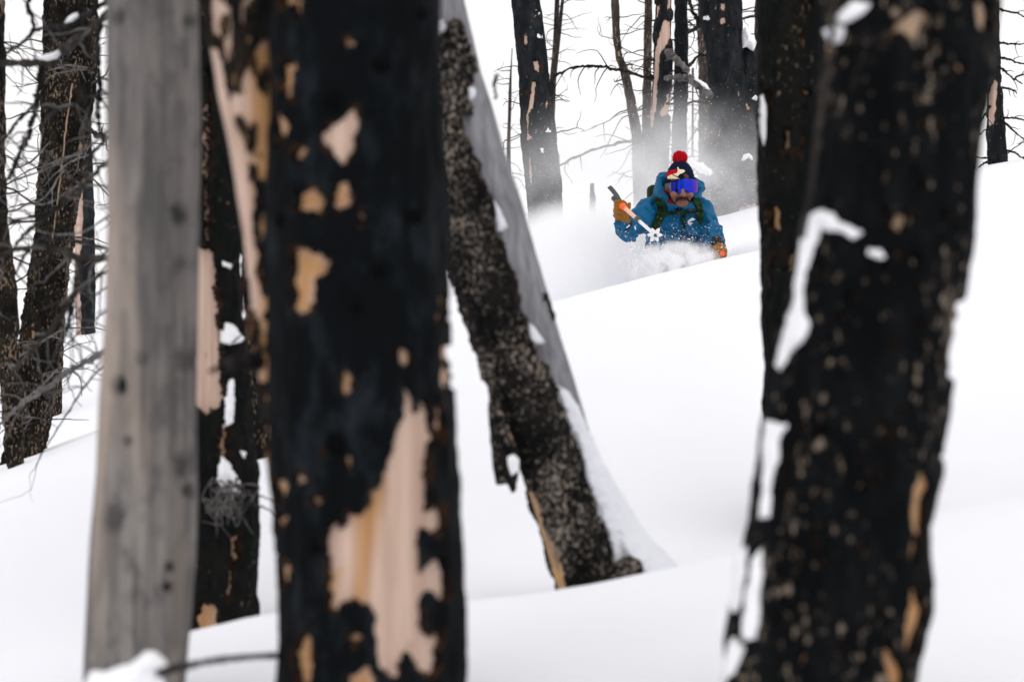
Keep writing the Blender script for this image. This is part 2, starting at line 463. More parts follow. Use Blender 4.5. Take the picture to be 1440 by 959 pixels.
def build_trunk(root, T, bark, core, thick=0.018, polys=(), invert=False, rag=3.0, speck=0.0, tone=(), relief=0.5, step_px=1.7, cols=190,
                seed=0, trunk_name='trunk', rel_scale=28, knots=(), snow=(), snow_h=0.02, snow_mat=None, speck_f=1.0, scorch=1.0):
    """bare wood core plus, when bark is given, a bark shell that is missing where the polygons say"""
    px_m = T.d / FPX
    a = angles(cols, max(24, cols // 4))
    z = T.zs(px_m * step_px)
    Pb, N = T.grid(z, a)
    nz, na = Pb.shape[:2]
    Pf = Pb.reshape(-1, 3); Nf = np.tile(N, (nz, 1))
    lump = 0.02 * fbm(Pf * np.array([3, 3, 1.6]), 3, seed + 50) * 0.5
    # broken top
    topn = np.clip((Pf[:, 2] - (T.top - 0.5)) / 0.5, 0, 1) * (0.5 + 0.5 * noise(Pf * 14, seed + 3))
    shrink = 1 - 0.7 * topn
    x, y = proj(Pf)
    front = np.sin(np.tile(a, nz)) < 0.15
    th = thick if bark else 0.0
    # core
    zc = z[::3] if bark else z
    Pc, Nc = T.grid(zc, a); Pc = Pc.reshape(-1, 3); Nc = np.tile(Nc, (len(zc), 1))
    r_c = -th + 0.004 * fbm(Pc * np.array([25, 25, 2.5]), 3, seed + 7)
    lc = 0.010 * fbm(Pc * np.array([3, 3, 1.6]), 3, seed + 50)
    Pc2 = Pc + Nc * (r_c + np.where(np.sin(np.tile(a, len(zc))) > 0, lc, 0))[:, None]
    xc, yc = proj(Pc2)
    ton = np.clip(polys_sd(xc, yc, tone) / 26 + 0.45, 0, 1) if tone else np.zeros(len(Pc2))
    at = {'tone': ton}
    if knots:
        kk = np.zeros(len(Pc2)); fr = np.sin(np.tile(a, len(zc))) < 0.1
        for kx, ky, kr, ka in knots:
            rr = np.hypot((xc - kx) / kr, (yc - ky) / (kr * 1.25)) + 0.25 * noise(Pc2 * 60, seed)
            kk = np.maximum(kk, np.where(fr, ka * np.clip(1.4 - rr, 0, 1), 0))
        at['knot'] = kk
        Pc2 = Pc2 - Nc * (kk * 0.012)[:, None]
    part(trunk_name, Pc2, grid_faces(len(zc), na), core, root, attrs=at)
    # bark shell
    if bark:
        jx = x + rag * (fbm(Pf * 38, 4, seed + 11) * 2.0 + fbm(Pf * 150, 2, seed + 13) * 0.6); jy = y + rag * (fbm(Pf * 38, 4, seed + 12) * 2.6 + fbm(Pf * 150, 2, seed + 14) * 0.6)
        sdp = polys_sd(jx, jy, polys) if polys else np.full(len(Pf), -1e3)
        if invert: sdp = -sdp
        ca, sa = np.cos(np.tile(a, nz)), np.sin(np.tile(a, nz))
        sdp = np.where(sa < 0.5, sdp, np.where(ca > -0.3, 6.0, -6.0) if invert else -6.0)
        if speck:
            sn = (fbm(Pf * np.array([22, 22, 9]) * speck_f / max(T.d / 6.4, 1) ** 0.3, 3, seed + 31) - (0.62 - speck)) * 45
            sdp = np.maximum(sdp, sn)
        s = np.clip(-sdp / 3.0, -1, 1)
        n1 = fbm(Pf * np.array([rel_scale, rel_scale, rel_scale * 0.42]), 4, seed + 1)
        ridge = 1 - np.abs(fbm(Pf * np.array([rel_scale * .8, rel_scale * .8, rel_scale * 0.22]), 3, seed + 2)) * 2.4
        disp = np.where(s > -0.3, s, -1.6) * th * 0.9 + np.clip(s, 0, 1) * th * relief * (n1 * 1.2 + 0.5 * ridge)
        disp = disp - th * 0.15 + 0.0045 * np.clip(s, 0, 1) * fbm(Pf * np.array([11, 11, 6]), 3, seed + 81) + np.where(np.sin(np.tile(a, nz)) > 0, lump, 0)
        Vb = Pf + Nf * disp[:, None]
        Vb[:, 0] = np.where(topn > 0, T.at(Pf[:, 2])[0] + (Vb[:, 0] - T.at(Pf[:, 2])[0]) * shrink, Vb[:, 0])
        F = grid_faces(nz, na)
        keep = ~((s[F] <= -0.99).all(1))
        Vk, Fk, _ = drop_loose(Vb, F[keep])
        sc = scorch * np.clip(1 - np.abs(sdp) / (7 * min(1, 7 / T.d)), 0, 1) * np.clip(0.4 + 1.6 * fbm(Pf * 30, 3, seed + 71), 0, 1)
        Vk, Fk, sc = drop_loose(Vb, F[keep], sc)
        part('bark', Vk, Fk, bark, root, attrs={'scorch': sc})
    # snow stuck to the trunk
    for k, poly in enumerate(snow):
        pa = np.array(poly, float)
        z0, z1 = (CY - pa[:, 1].max() - 6) / FPX * T.d, (CY - pa[:, 1].min() + 6) / FPX * T.d
        zz = np.arange(z0 - 4 * px_m, z1 + 4 * px_m, px_m * 1.4)
        aa = np.linspace(-np.pi - 0.25, 0.25, 260)
        Ps, Ns = T.grid(zz, aa); Ps = Ps.reshape(-1, 3); Ns = np.tile(Ns, (len(zz), 1))
        xs, ys = proj(Ps)
        sd = poly_sd(xs + 3 * fbm(Ps * 50, 3, seed + 60), ys + 3 * fbm(Ps * 50, 3, seed + 61), poly)
        sd = np.where(np.sin(np.tile(aa, len(zz))) < 0.25, sd, -9)
        hgt = th * 0.6 + snow_h * np.sqrt(np.clip((sd + 2) / 10, 0, 1)) * (1 + 0.4 * fbm(Ps * 30, 3, seed + 62)) - 0.012 * (sd < -1)
        Fs = grid_faces(len(zz), len(aa), False)
        keep = (sd[Fs] > -2.5).any(1)
        if keep.sum() < 4: continue
        Vk, Fk, _ = drop_loose(Ps + Ns * hgt[:, None], Fs[keep])
        part('clinging_snow', Vk, Fk, M[snow_mat or 'snow_lump'], root)

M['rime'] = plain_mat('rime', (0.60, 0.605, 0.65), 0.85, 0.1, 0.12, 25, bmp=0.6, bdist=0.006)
M['rime_shade'] = plain_mat('rime_shade_snow', (0.68, 0.69, 0.735), 0.85, 0.1, 0.06, 12, bmp=0.5, bdist=0.01)  # snow greyed by rime on the trunk, and by painted shade on the bank
def tree_root(name, T, label, cat='tree', group=None):
    r = empty(name, T.base); tag(r, label, cat, group); return r

def add_branch(root, pts, r0, r1, mat, twigs=0, tw_len=0.25, name='branch', k=7, jit=0.35, tw_mat=None, seed=0, tw_r=None, spread=0.25, droop=-0.1):
    """pts: (px, py, d); radii in photo pixels at the point's depth"""
    R = np.random.default_rng(seed + 1000)
    c = catmull([P(*p) for p in pts], 7)
    n = len(c); tt = np.linspace(0, 1, n)
    d = c[:, 1]
    rad = (r0 + (r1 - r0) * tt) / FPX * d * (1 + 0.18 * R.standard_normal(n))
    rad = np.maximum(rad, 0.0006)
    j = R.standard_normal((n, 3)) * np.array([1, 1, 1]) * (rad * jit)[:, None]; j[0] = 0
    c = c + j
    V, F = tube(c, rad, k)
    bo = base_of(root)
    o = link(name, to_mesh_mixed(name, V - bo, F), mat, root)
    for q in range(twigs):
        i = int(R.integers(max(1, n // 6), n)); L = tw_len * (0.4 + 0.9 * R.random())
        T = c[min(i + 1, n - 1)] - c[max(i - 1, 0)]; T /= np.linalg.norm(T) + 1e-9
        side = R.standard_normal(3) * np.array([0.8, 0.7, 0.9]); side -= T * side.dot(T); side /= np.linalg.norm(side) + 1e-9
        dirn = T * (0.3 + 0.6 * R.random()) + side; dirn /= np.linalg.norm(dirn)
        m_ = 6; p = [c[i]]; v = dirn
        for _ in range(m_):
            v = v + R.standard_normal(3) * spread + np.array([0, 0, droop]); v /= np.linalg.norm(v)
            p.append(p[-1] + v * L / m_)
        rr = min(rad[i] * 0.6, (tw_r or 1.4) / FPX * d[i])
        Vt, Ft = tube(np.array(p), np.linspace(rr, rr * 0.3, m_ + 1), 5)
        link('twig', to_mesh_mixed('twig', Vt - bo, Ft), tw_mat or mat, o)
    return o

def puff(name, root, poly, d, T, wpx, mat, res=2.0, jag=2.0, seed=0, wob=0.3):
    """inflated solid whose outline is the polygon seen at depth d"""
    pm = d / FPX; pa = np.array([P(x, y, d)[[0, 2]] for x, y in poly])
    lo = np.array([pa[:, 0].min(), d - T * 1.5, pa[:, 1].min()]) - 3 * res * pm
    hi = np.array([pa[:, 0].max(), d + T * 1.5, pa[:, 1].max()]) + 3 * res * pm
    def f(p):
        jx = fbm(p * 0.12 / pm / 3, 3, seed) * jag * pm; jz = fbm(p * 0.12 / pm / 3, 3, seed + 5) * jag * pm
        s = poly_sd(p[:, 0] + jx, p[:, 2] + jz, pa)
        th = T * np.sqrt(np.clip((s + 0.5 * pm) / (wpx * pm), 0, 1)) * (1 + wob * fbm(p * 0.2 / pm / 3, 3, seed + 9))
        return np.abs(p[:, 1] - d) - th + np.maximum(-s, 0) * 0.8 + 0.0008
    V, F = surface_nets(f, lo, hi, res * pm)
    return part(name, V, F, mat, root)

# ------------------------------------------------------------------ foreground: big charred trunk with a second stem
T1 = Trunk(6.4, [(0, 386, 613), (100, 384, 614), (200, 382, 616), (300, 380, 620), (420, 381, 626), (500, 382, 629), (600, 385, 635), (700, 389, 640), (800, 396, 644), (900, 395, 646), (959, 392, 647)], 5.2)
r1 = tree_root('charred_tree', T1, 'thick black charred trunk with a big torn patch of bare pink wood', group='burnt trees')
big = [(570, 547), (579, 556), (582, 580), (590, 570), (600, 572), (607, 590), (608, 615), (605, 640), (603, 655), (596, 691), (598, 712), (610, 708), (622, 712), (622, 745), (612, 752), (603, 744), (589, 744), (592, 785), (592, 804), (601, 800), (610, 785), (619, 779), (624, 800),
       (628, 832), (622, 851), (610, 842), (601, 832), (593, 846), (591, 885), (601, 892), (619, 883), (622, 899), (614, 913), (612, 941), (594, 947), (582, 936), (573, 913), (566, 917), (559, 954), (548, 954), (532, 920), (527, 888),
       (524, 850), (509, 850), (495, 842), (481, 850), (471, 860), (464, 855), (458, 825), (464, 797), (458, 761), (464, 742), (474, 737), (481, 747), (487, 722), (501, 726), (517, 715), (527, 687), (541, 666), (552, 641), (555, 620), (560, 590)]
patch1 = [big,
    [(500, 151), (503, 172), (500, 203), (483, 229), (469, 220), (459, 206), (447, 193), (452, 186), (469, 175), (483, 169)],
    [(421, 272), (442, 270), (457, 275), (459, 292), (450, 308), (438, 292), (418, 301)],
    [(473, 262), (486, 260), (495, 279), (486, 293), (474, 293), (471, 275)], [(483, 53), (504, 60), (486, 69)],
    [(413, 350), (433, 350), (463, 370), (463, 383), (443, 393), (437, 440), (420, 445), (412, 437), (415, 387)],
    [(483, 520), (493, 527), (493, 550), (483, 557), (478, 537)], [(397, 86), (414, 90), (412, 138), (399, 143), (394, 120)],
    [(387, 148), (400, 151), (404, 196), (397, 210), (388, 186)], [(416, 207), (428, 207), (425, 227), (416, 227)],
    [(394, -5), (425, -5), (423, 24), (416, 24), (412, 7), (397, 17)], [(434, 878), (442, 903), (442, 956), (425, 975), (416, 938), (420, 903)],
    [(495, 885), (508, 896), (499, 908), (492, 899)], [(492, 952), (517, 938), (527, 962), (520, 975), (492, 975)], [(442, 691), (457, 694), (450, 715), (441, 706)],
    [(485, 641), (495, 645), (492, 662), (483, 655)], [(419, 662), (430, 666), (428, 684), (418, 678)], [(617, 413), (625, 410), (625, 453), (610, 453)],
    [(620, 480), (631, 486), (633, 550), (622, 543)], [(613, 550), (622, 553), (623, 620), (613, 623)], [(567, 488), (580, 497), (577, 513), (565, 510)],
    [(388, 673), (404, 677), (404, 701), (393, 708)], [(391, 722), (405, 726), (402, 740), (391, 735)], [(396, 783), (407, 790), (405, 828), (398, 828)], [(504, 300), (512, 305), (508, 318)], [(455, 628), (462, 640), (455, 650)]]
tone1 = [[(497, 712), (527, 687), (541, 666), (545, 690), (534, 740), (524, 800), (515, 852), (494, 850), (500, 790)], [(455, 800), (480, 800), (470, 862), (455, 862)]] + [p for i, p in enumerate(patch1) if i >= 2]
build_trunk(r1, T1, M['char'], M['wood_pink'], 0.009, patch1, tone=tone1, rag=4.2, relief=0.9, cols=230, seed=1, rel_scale=20)
# knot hollows on the trunk read as dark branch scars: short broken collars
def knot(root, px, py, T, rpx, mat, seed=0):
    z = (CY - py) / FPX * T.d; c, r = T.at(np.array([z]))
    x = (px - CX) / FPX * T.d; dx = np.clip((x - c[0]) / r[0], -0.95, 0.95)
    y = T.d - r[0] * T.yd * math.sqrt(1 - dx * dx)
    n = np.array([dx, -math.sqrt(1 - dx * dx), 0.12]); n /= np.linalg.norm(n)
    rr = rpx / FPX * T.d
    p0 = np.array([x, y, z])
    pts = np.array([p0 - n * 0.03, p0 + n * 0.006, p0 + n * 0.018, p0 + n * 0.022, p0 + n * 0.010, p0 - n * 0.005])
    V, F = tube(pts, [rr * 1.2, rr * 1.15, rr, rr * 0.75, rr * 0.55, rr * 0.3], 14)
    V = V + 0.12 * rr * np.stack([noise(V * 60, seed), noise(V * 60, seed + 1), noise(V * 60, seed + 2)], -1)
    return link('branch_scar', to_mesh_mixed('branch_scar', V - base_of(root), F), mat, root)
M['soot'] = plain_mat('soot', (0.0025, 0.0028, 0.003), 0.9, 0.05, 0.3, 40)
for i, (kx, ky, kr) in enumerate(((538, 102, 13), (476, 152, 12), (583, 308, 9), (405, 314, 8), (537, 384, 8), (480, 620, 14), (454, 760, 8), (590, 30, 8), (508, 434, 7))):
    knot(r1, kx, ky, T1, kr, M['soot'], i)
T1b = Trunk(6.50, [(0, 284, 404), (60, 290, 408), (140, 302, 414), (210, 317, 420), (275, 327, 424), (330, 337, 430), (390, 343, 436), (460, 348, 440), (500, 355, 446), (560, 365, 452), (620, 373, 460), (700, 384, 470), (770, 392, 480), (840, 398, 490), (959, 402, 500)], 4.6)
stem_patch = [[(276, 62), (308, 70), (312, 100), (318, 127), (330, 172), (347, 220), (352, 275), (354, 330), (362, 353), (360, 383), (345, 394), (315, 394), (300, 220), (280, 140)],
    [(372, 500), (385, 507), (383, 530), (373, 533)], [(360, 447), (377, 447), (377, 467), (363, 467)], [(352, 480), (362, 490), (362, 515), (354, 512)], [(367, 600), (378, 590), (384, 625), (374, 640)], [(390, 620), (398, 640), (392, 655)]]
st_root = r1
build_trunk(st_root, T1b, M['char_brown'], M['wood_pink'], 0.009, stem_patch, rag=3, speck_f=1.7, speck=0.53, relief=0.6, cols=150, seed=5, trunk_name='side_stem', tone=[[(348, 60), (420, 60), (420, 640), (368, 640), (362, 400)]], rel_scale=26)
add_branch(r1, [(372, 512, 6.5), (350, 508, 6.42), (322, 512, 6.36), (296, 522, 6.3)], 15, 3.5, M['branch_dark'], 0, seed=3, name='broken_stub', jit=0.12, k=9)
add_branch(r1, [(400, 921, 6.5), (370, 922, 6.3), (330, 925, 6.15), (290, 930, 6.0), (250, 938, 5.9), (222, 946, 5.85)], 4.0, 5.5, M['branch_dark'], 0, seed=4, jit=0.08)

# ------------------------------------------------------------------ weathered grey log trunk
T2 = Trunk(6.9, [(0, 151, 275), (200, 152, 278), (320, 151, 280), (440, 148, 278), (560, 138, 276), (660, 136, 277), (700, 134, 278), (790, 127, 275), (860, 122, 270), (959, 116, 261)], 5.6)
r2 = tree_root('dead_tree', T2, 'smooth weathered grey barkless trunk beside the torn charred trunk', group='burnt trees')
build_trunk(r2, T2, None, M['weathered'], 0, step_px=2.2, cols=150, seed=9,
            knots=[(167, 543, 11, 1), (252, 302, 12, 0.8), (240, 797, 6, 0.9), (237, 826, 6, 1), (268, 30, 9, 0.7), (262, 505, 14, 0.55), (160, 728, 16, 0.55), (258, 655, 14, 0.6), (265, 690, 9, 0.8), (166, 25, 10, 0.6), (200, 505, 9, 0.4), (180, 620, 7, 0.6), (255, 370, 10, 0.5)])
puff('snow_lump', r2, [(118, 960), (128, 944), (150, 946), (166, 936), (186, 931), (203, 917), (218, 914), (231, 925), (235, 937), (222, 944), (232, 962), (225, 985), (118, 985)], 6.0, 0.06, 16, M['snow_lump'], 1.6, 4, 3)
D = M['branch_dark']; BR = M['branch_brown']; BG = M['branch_grey']
# ------------------------------------------------------------------ right pair of black trunks
T3 = Trunk(5.8, [(0, 1166, 1401), (100, 1160, 1388), (200, 1150, 1375), (330, 1130, 1362), (400, 1116, 1354), (500, 1099, 1338), (590, 1079, 1330), (660, 1071, 1318), (740, 1058, 1302), (800, 1040, 1303), (860, 1032, 1304), (900, 1026, 1294), (959, 1019, 1283)], 4.8, taper=0.03)
r3 = tree_root('charred_tree', T3, 'leaning black trunk dotted with pale flecks and streaked with snow', group='burnt trees')
patch3 = [[(1260, 31), (1288, 15), (1305, 21), (1295, 38), (1284, 57), (1267, 45), (1248, 50)], [(1372, 7), (1384, 2), (1393, 24), (1388, 45), (1370, 38)], [(1343, 88), (1357, 90), (1355, 102), (1345, 100)],
    [(1260, 299), (1272, 303), (1267, 327), (1253, 320)], [(1296, 658), (1307, 679), (1300, 705), (1296, 750), (1288, 780), (1281, 802), (1277, 780), (1285, 750), (1279, 727), (1286, 686)],
    [(1279, 821), (1288, 821), (1298, 858), (1288, 896), (1277, 930), (1272, 918), (1275, 862)], [(1243, 911), (1255, 911), (1270, 948), (1262, 975), (1251, 962)],
    [(1345, 418), (1352, 425), (1338, 530), (1330, 535), (1335, 490)], [(1315, 607), (1325, 600), (1322, 645), (1314, 645)]]
rr_ = random.Random(5)
for k in range(46):                       # small flaked-off slivers
    yy = rr_.uniform(40, 950); c0, rad0 = T3.at(np.array([(CY - yy) / FPX * T3.d])); xc0 = CX + FPX * c0[0] / T3.d; wr = FPX * rad0[0] / T3.d
    xx = xc0 + wr * rr_.uniform(-0.75, 0.7) * (1 if rr_.random() > 0.3 else 0.6); s_ = rr_.uniform(1.2, 3.6); hh_ = rr_.uniform(4, 15); tl = rr_.uniform(-3, 1)
    patch3.append([(xx - s_, yy + rr_.uniform(-4, 4)), (xx - tl, yy - hh_), (xx + s_ * 0.8, yy + rr_.uniform(-4, 4)), (xx + tl, yy + hh_)])
snow3 = [[(1157, 294), (1176, 301), (1182, 314), (1200, 317), (1212, 328), (1203, 337), (1185, 326), (1168, 323), (1159, 319), (1152, 340), (1145, 369), (1143, 411), (1143, 457), (1136, 473), (1114, 496), (1104, 521), (1097, 514), (1107, 482), (1118, 432), (1130, 358), (1138, 323), (1146, 301)],
    [(1224, 351), (1239, 351), (1244, 360), (1233, 365), (1222, 358)], [(1084, 590), (1112, 597), (1101, 615), (1099, 645), (1090, 675), (1088, 727), (1075, 729), (1079, 675), (1080, 630)],
    [(1064, 787), (1077, 772), (1075, 825), (1067, 896), (1052, 901), (1050, 877), (1058, 825)], [(1041, 780), (1056, 768), (1052, 810), (1041, 858), (1035, 858)],
    [(1035, 896), (1049, 911), (1041, 945), (1022, 965), (1028, 922)], [(1191, 14), (1205, 2), (1229, 7), (1226, 15), (1188, 33), (1183, 26)], [(1166, 45), (1178, 34), (1190, 40), (1186, 58), (1172, 64)]]
build_trunk(r3, T3, M['char_fleck'], M['wood_tan'], 0.009, patch3, rag=2.2, relief=1.0, cols=230, seed=21, rel_scale=24, snow=snow3, snow_h=0.014, scorch=0.25,
            tone=[patch3[4], patch3[5], patch3[6]])
add_branch(r3, [(1176, -12, 5.72), (1168, 60, 5.70), (1160, 120, 5.66), (1150, 195, 5.62), (1141, 260, 5.62), (1128, 335, 5.66)], 6, 4.5, M['branch_brown'], 0, seed=60, jit=0.15, name='peeling_strip')

T4 = Trunk(9.6, [(0, 1072, 1190), (200, 1072, 1192), (400, 1077, 1198), (500, 1078, 1202), (620, 1078, 1208), (760, 1074, 1214)], 7.5, taper=0.05)
r4 = tree_root('charred_tree', T4, 'straight black trunk standing close behind the fleck-dotted leaning one', group='burnt trees')
patch4 = [[(1083, 128), (1087, 130), (1085, 148), (1081, 145)], [(1126, 125), (1136, 128), (1138, 136), (1130, 132)], [(1083, 292), (1095, 290), (1097, 322), (1090, 326), (1083, 318)], [(1108, 355), (1114, 354), (1120, 370), (1117, 382), (1105, 380)], [(1084, 360), (1092, 358), (1090, 378), (1084, 376)]]
build_trunk(r4, T4, M['char_mid'], M['wood_tan'], 0.016, patch4, rag=1.6, relief=0.6, cols=110, seed=33, rel_scale=34, tone=patch4, speck=0.02)
puff('snow_lump', r4, [(1069, 138), (1073, 134), (1077, 150), (1077, 195), (1074, 205), (1070, 190), (1067, 160)], 9.5, 0.02, 5, M['snow_lump'], 1.0, 1.5, 9)
add_branch(r4, [(1074, 126, 9.55), (1067, 140, 9.5), (1066, 180, 9.48), (1072, 212, 9.5), (1076, 228, 9.55)], 2.2, 1.4, M['branch_dark'], 0, seed=61, name='bark_flake')

# ------------------------------------------------------------------ leaning half-barked trunk
T5 = Trunk(9.0, [(0, 600, 660), (100, 604, 684), (200, 610, 713), (300, 621, 745), (340, 634, 756), (390, 641, 770), (450, 660, 788), (500, 678, 804), (560, 690, 822), (600, 704, 834), (640, 721, 847), (680, 732, 857), (720, 744, 866), (760, 757, 873), (800, 769, 882), (828, 778, 892)], 5.2, taper=0.04)
r5 = tree_root('leaning_tree', T5, 'half barked trunk leaning steeply out of the snow behind the torn charred trunk', group='burnt trees')
bark5 = [(560, 52), (622, 50), (630, 30), (640, 25), (652, 30), (657, 60), (668, 85), (676, 106), (668, 95), (663, 105), (660, 135), (667, 160), (645, 162), (652, 185), (665, 215), (672, 222), (678, 240), (685, 262), (698, 290), (698, 331), (714, 356), (725, 394), (733, 431), (742, 456), (758, 481), (758, 500),
         (770, 519), (783, 544), (790, 569), (796, 585), (809, 616), (821, 651), (825, 666), (834, 701), (840, 713), (850, 741), (856, 766), (860, 800), (864, 850), (800, 850), (796, 826), (793, 804), (787, 779), (778, 760), (765, 748), (764, 726), (757, 704), (745, 691), (737, 657), (724, 626), (715, 601), (708, 575),
         (690, 540), (600, 480)]
snow5 = [[(786, 547), (796, 552), (803, 566), (810, 580), (818, 597), (828, 618), (839, 645), (856, 684), (872, 720), (880, 770), (884, 800), (862, 800), (856, 754), (840, 710), (828, 682), (821, 654), (812, 616), (796, 585)],
         [(657, 124), (663, 125), (665, 136), (660, 139)], [(742, 455), (752, 466), (760, 480), (753, 482), (744, 470)], [(694, 285), (702, 300), (709, 320), (702, 322), (697, 305)], [(612, 40), (622, 30), (626, 44), (618, 52)]]
build_trunk(r5, T5, M['flaky'], M['wood_grey'], 0.018, [bark5], invert=True, rag=3.5, relief=0.7, cols=170, seed=41, rel_scale=46, step_px=1.5, snow=snow5, snow_h=0.02, snow_mat='rime_shade',
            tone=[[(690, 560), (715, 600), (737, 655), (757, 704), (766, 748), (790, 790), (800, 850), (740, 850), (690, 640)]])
puff('bark_flap', r5, [(684, 535), (700, 548), (708, 575), (716, 605), (724, 632), (729, 660), (727, 690), (720, 694), (715, 680), (698, 684), (693, 640), (687, 590)], 8.86, 0.022, 7, M['flaky'], 1.3, 4, 13, 0.5)
puff('snow_lump', r5, [(714, 642), (722, 638), (730, 646), (729, 662), (720, 668), (715, 655)], 8.83, 0.022, 7, M['snow_lump'], 1.2, 2, 14)
puff('snow_bank', r5, [(846, 650), (856, 664), (866, 680), (882, 706), (901, 738), (924, 765), (952, 794), (948, 830), (850, 840), (846, 760), (838, 690)], 9.02, 0.16, 50, M['rime_shade'], 2.0, 2, 15, 0.15)
puff('bark_flap', r5, [(858, 792), (872, 786), (884, 779), (900, 786), (904, 802), (898, 818), (860, 822)], 8.84, 0.02, 6, M['flaky'], 1.3, 4, 16, 0.4)
add_branch(r5, [(766, 412, 8.86), (770, 422, 8.86), (775, 434, 8.88), (779, 450, 8.92)], 4, 2.5, M['branch_dark'], 0, seed=63, name='broken_stub')
add_branch(r5, [(697, 140, 9.0), (696, 125, 9.0), (697, 112, 9.0), (699, 104, 9.0)], 2.2, 2.8, M['branch_brown'], 0, seed=64, name='broken_stub')
add_branch(r5, [(645, 408, 8.95), (640, 404, 8.9), (635, 403, 8.9)], 2, 0.8, M['branch_dark'], 0, seed=65, name='broken_stub')

# ------------------------------------------------------------------ black trunk with the pale slab, between grey log and torn trunk
T6 = Trunk(9.8, [(0, 206, 276), (65, 212, 296), (130, 221, 312), (200, 231, 324), (296, 243, 337), (380, 247, 332), (440, 249, 335), (520, 253, 344), (620, 256, 350), (650, 257, 355), (700, 259, 358), (800, 261, 358), (880, 261, 358)], 6.2, taper=0.05)
r6 = tree_root('charred_tree', T6, 'black trunk with a long pale slab and bare limbs beside the grey barkless log', group='burnt trees')
patch6 = [[(266, 350), (290, 346), (303, 352), (304, 380), (306, 440), (312, 470), (312, 560), (310, 575), (290, 580), (266, 570)], [(283, 850), (292, 846), (303, 850), (304, 880), (300, 895), (270, 895), (274, 866)], [(326, 755), (333, 752), (332, 790), (326, 792)], [(312, 598), (319, 598), (319, 640), (311, 640)], [(287, 95), (291, 95), (294, 200), (291, 340), (287, 340), (289, 200)], [(322, 800), (328, 800), (326, 840), (320, 840)]]
snow6 = [[(313, 455), (322, 457), (335, 475), (334, 480), (320, 484), (314, 480)], [(319, 535), (325, 533), (324, 590), (317, 598), (316, 560)], [(311, 640), (316, 645), (322, 660), (333, 675), (335, 690), (318, 692), (306, 676), (308, 655)], [(311, 368), (320, 372), (318, 378), (311, 376)], [(333, 634), (341, 636), (338, 643)]]
build_trunk(r6, T6, M['char_mid'], M['wood_pink'], 0.014, patch6, rag=4.0, relief=0.75, cols=110, seed=51, rel_scale=36, snow=snow6, snow_h=0.025, tone=patch6[1:4])
for i in range(26):
    R = random.Random(i + 300); x0, y0 = R.uniform(296, 350), R.uniform(672, 706)
    add_branch(r6, [(x0, y0, 9.66), (x0 + R.uniform(-12, 14), y0 + R.uniform(-6, 12), 9.6), (x0 + R.uniform(-24, 26), y0 + R.uniform(-4, 40), 9.58), (x0 + R.uniform(-26, 26), y0 + R.uniform(4, 56), 9.6)], 1.5, 0.6, BG, 0, seed=320 + i, k=5, name='twig', jit=0.6)
add_branch(r6, [(335, 688, 9.6), (355, 694, 9.5), (375, 700, 9.4), (392, 712, 9.3)], 1.8, 0.9, M['branch_brown'], 0, seed=350, k=5, name='twig')
add_branch(r6, [(340, 708, 9.6), (362, 711, 9.5), (380, 718, 9.4), (392, 738, 9.3)], 1.8, 0.9, M['branch_brown'], 0, seed=351, k=5, name='twig')
add_branch(r6, [(327, 482, 9.6), (340, 470, 9.6), (352, 466, 9.6)], 1.4, 0.8, D, 1, 0.06, seed=352, k=5, name='twig')
add_branch(r6, [(328, 385, 9.6), (335, 378, 9.6), (340, 373, 9.6)], 1.8, 0.8, D, 0, seed=353, k=5, name='twig')

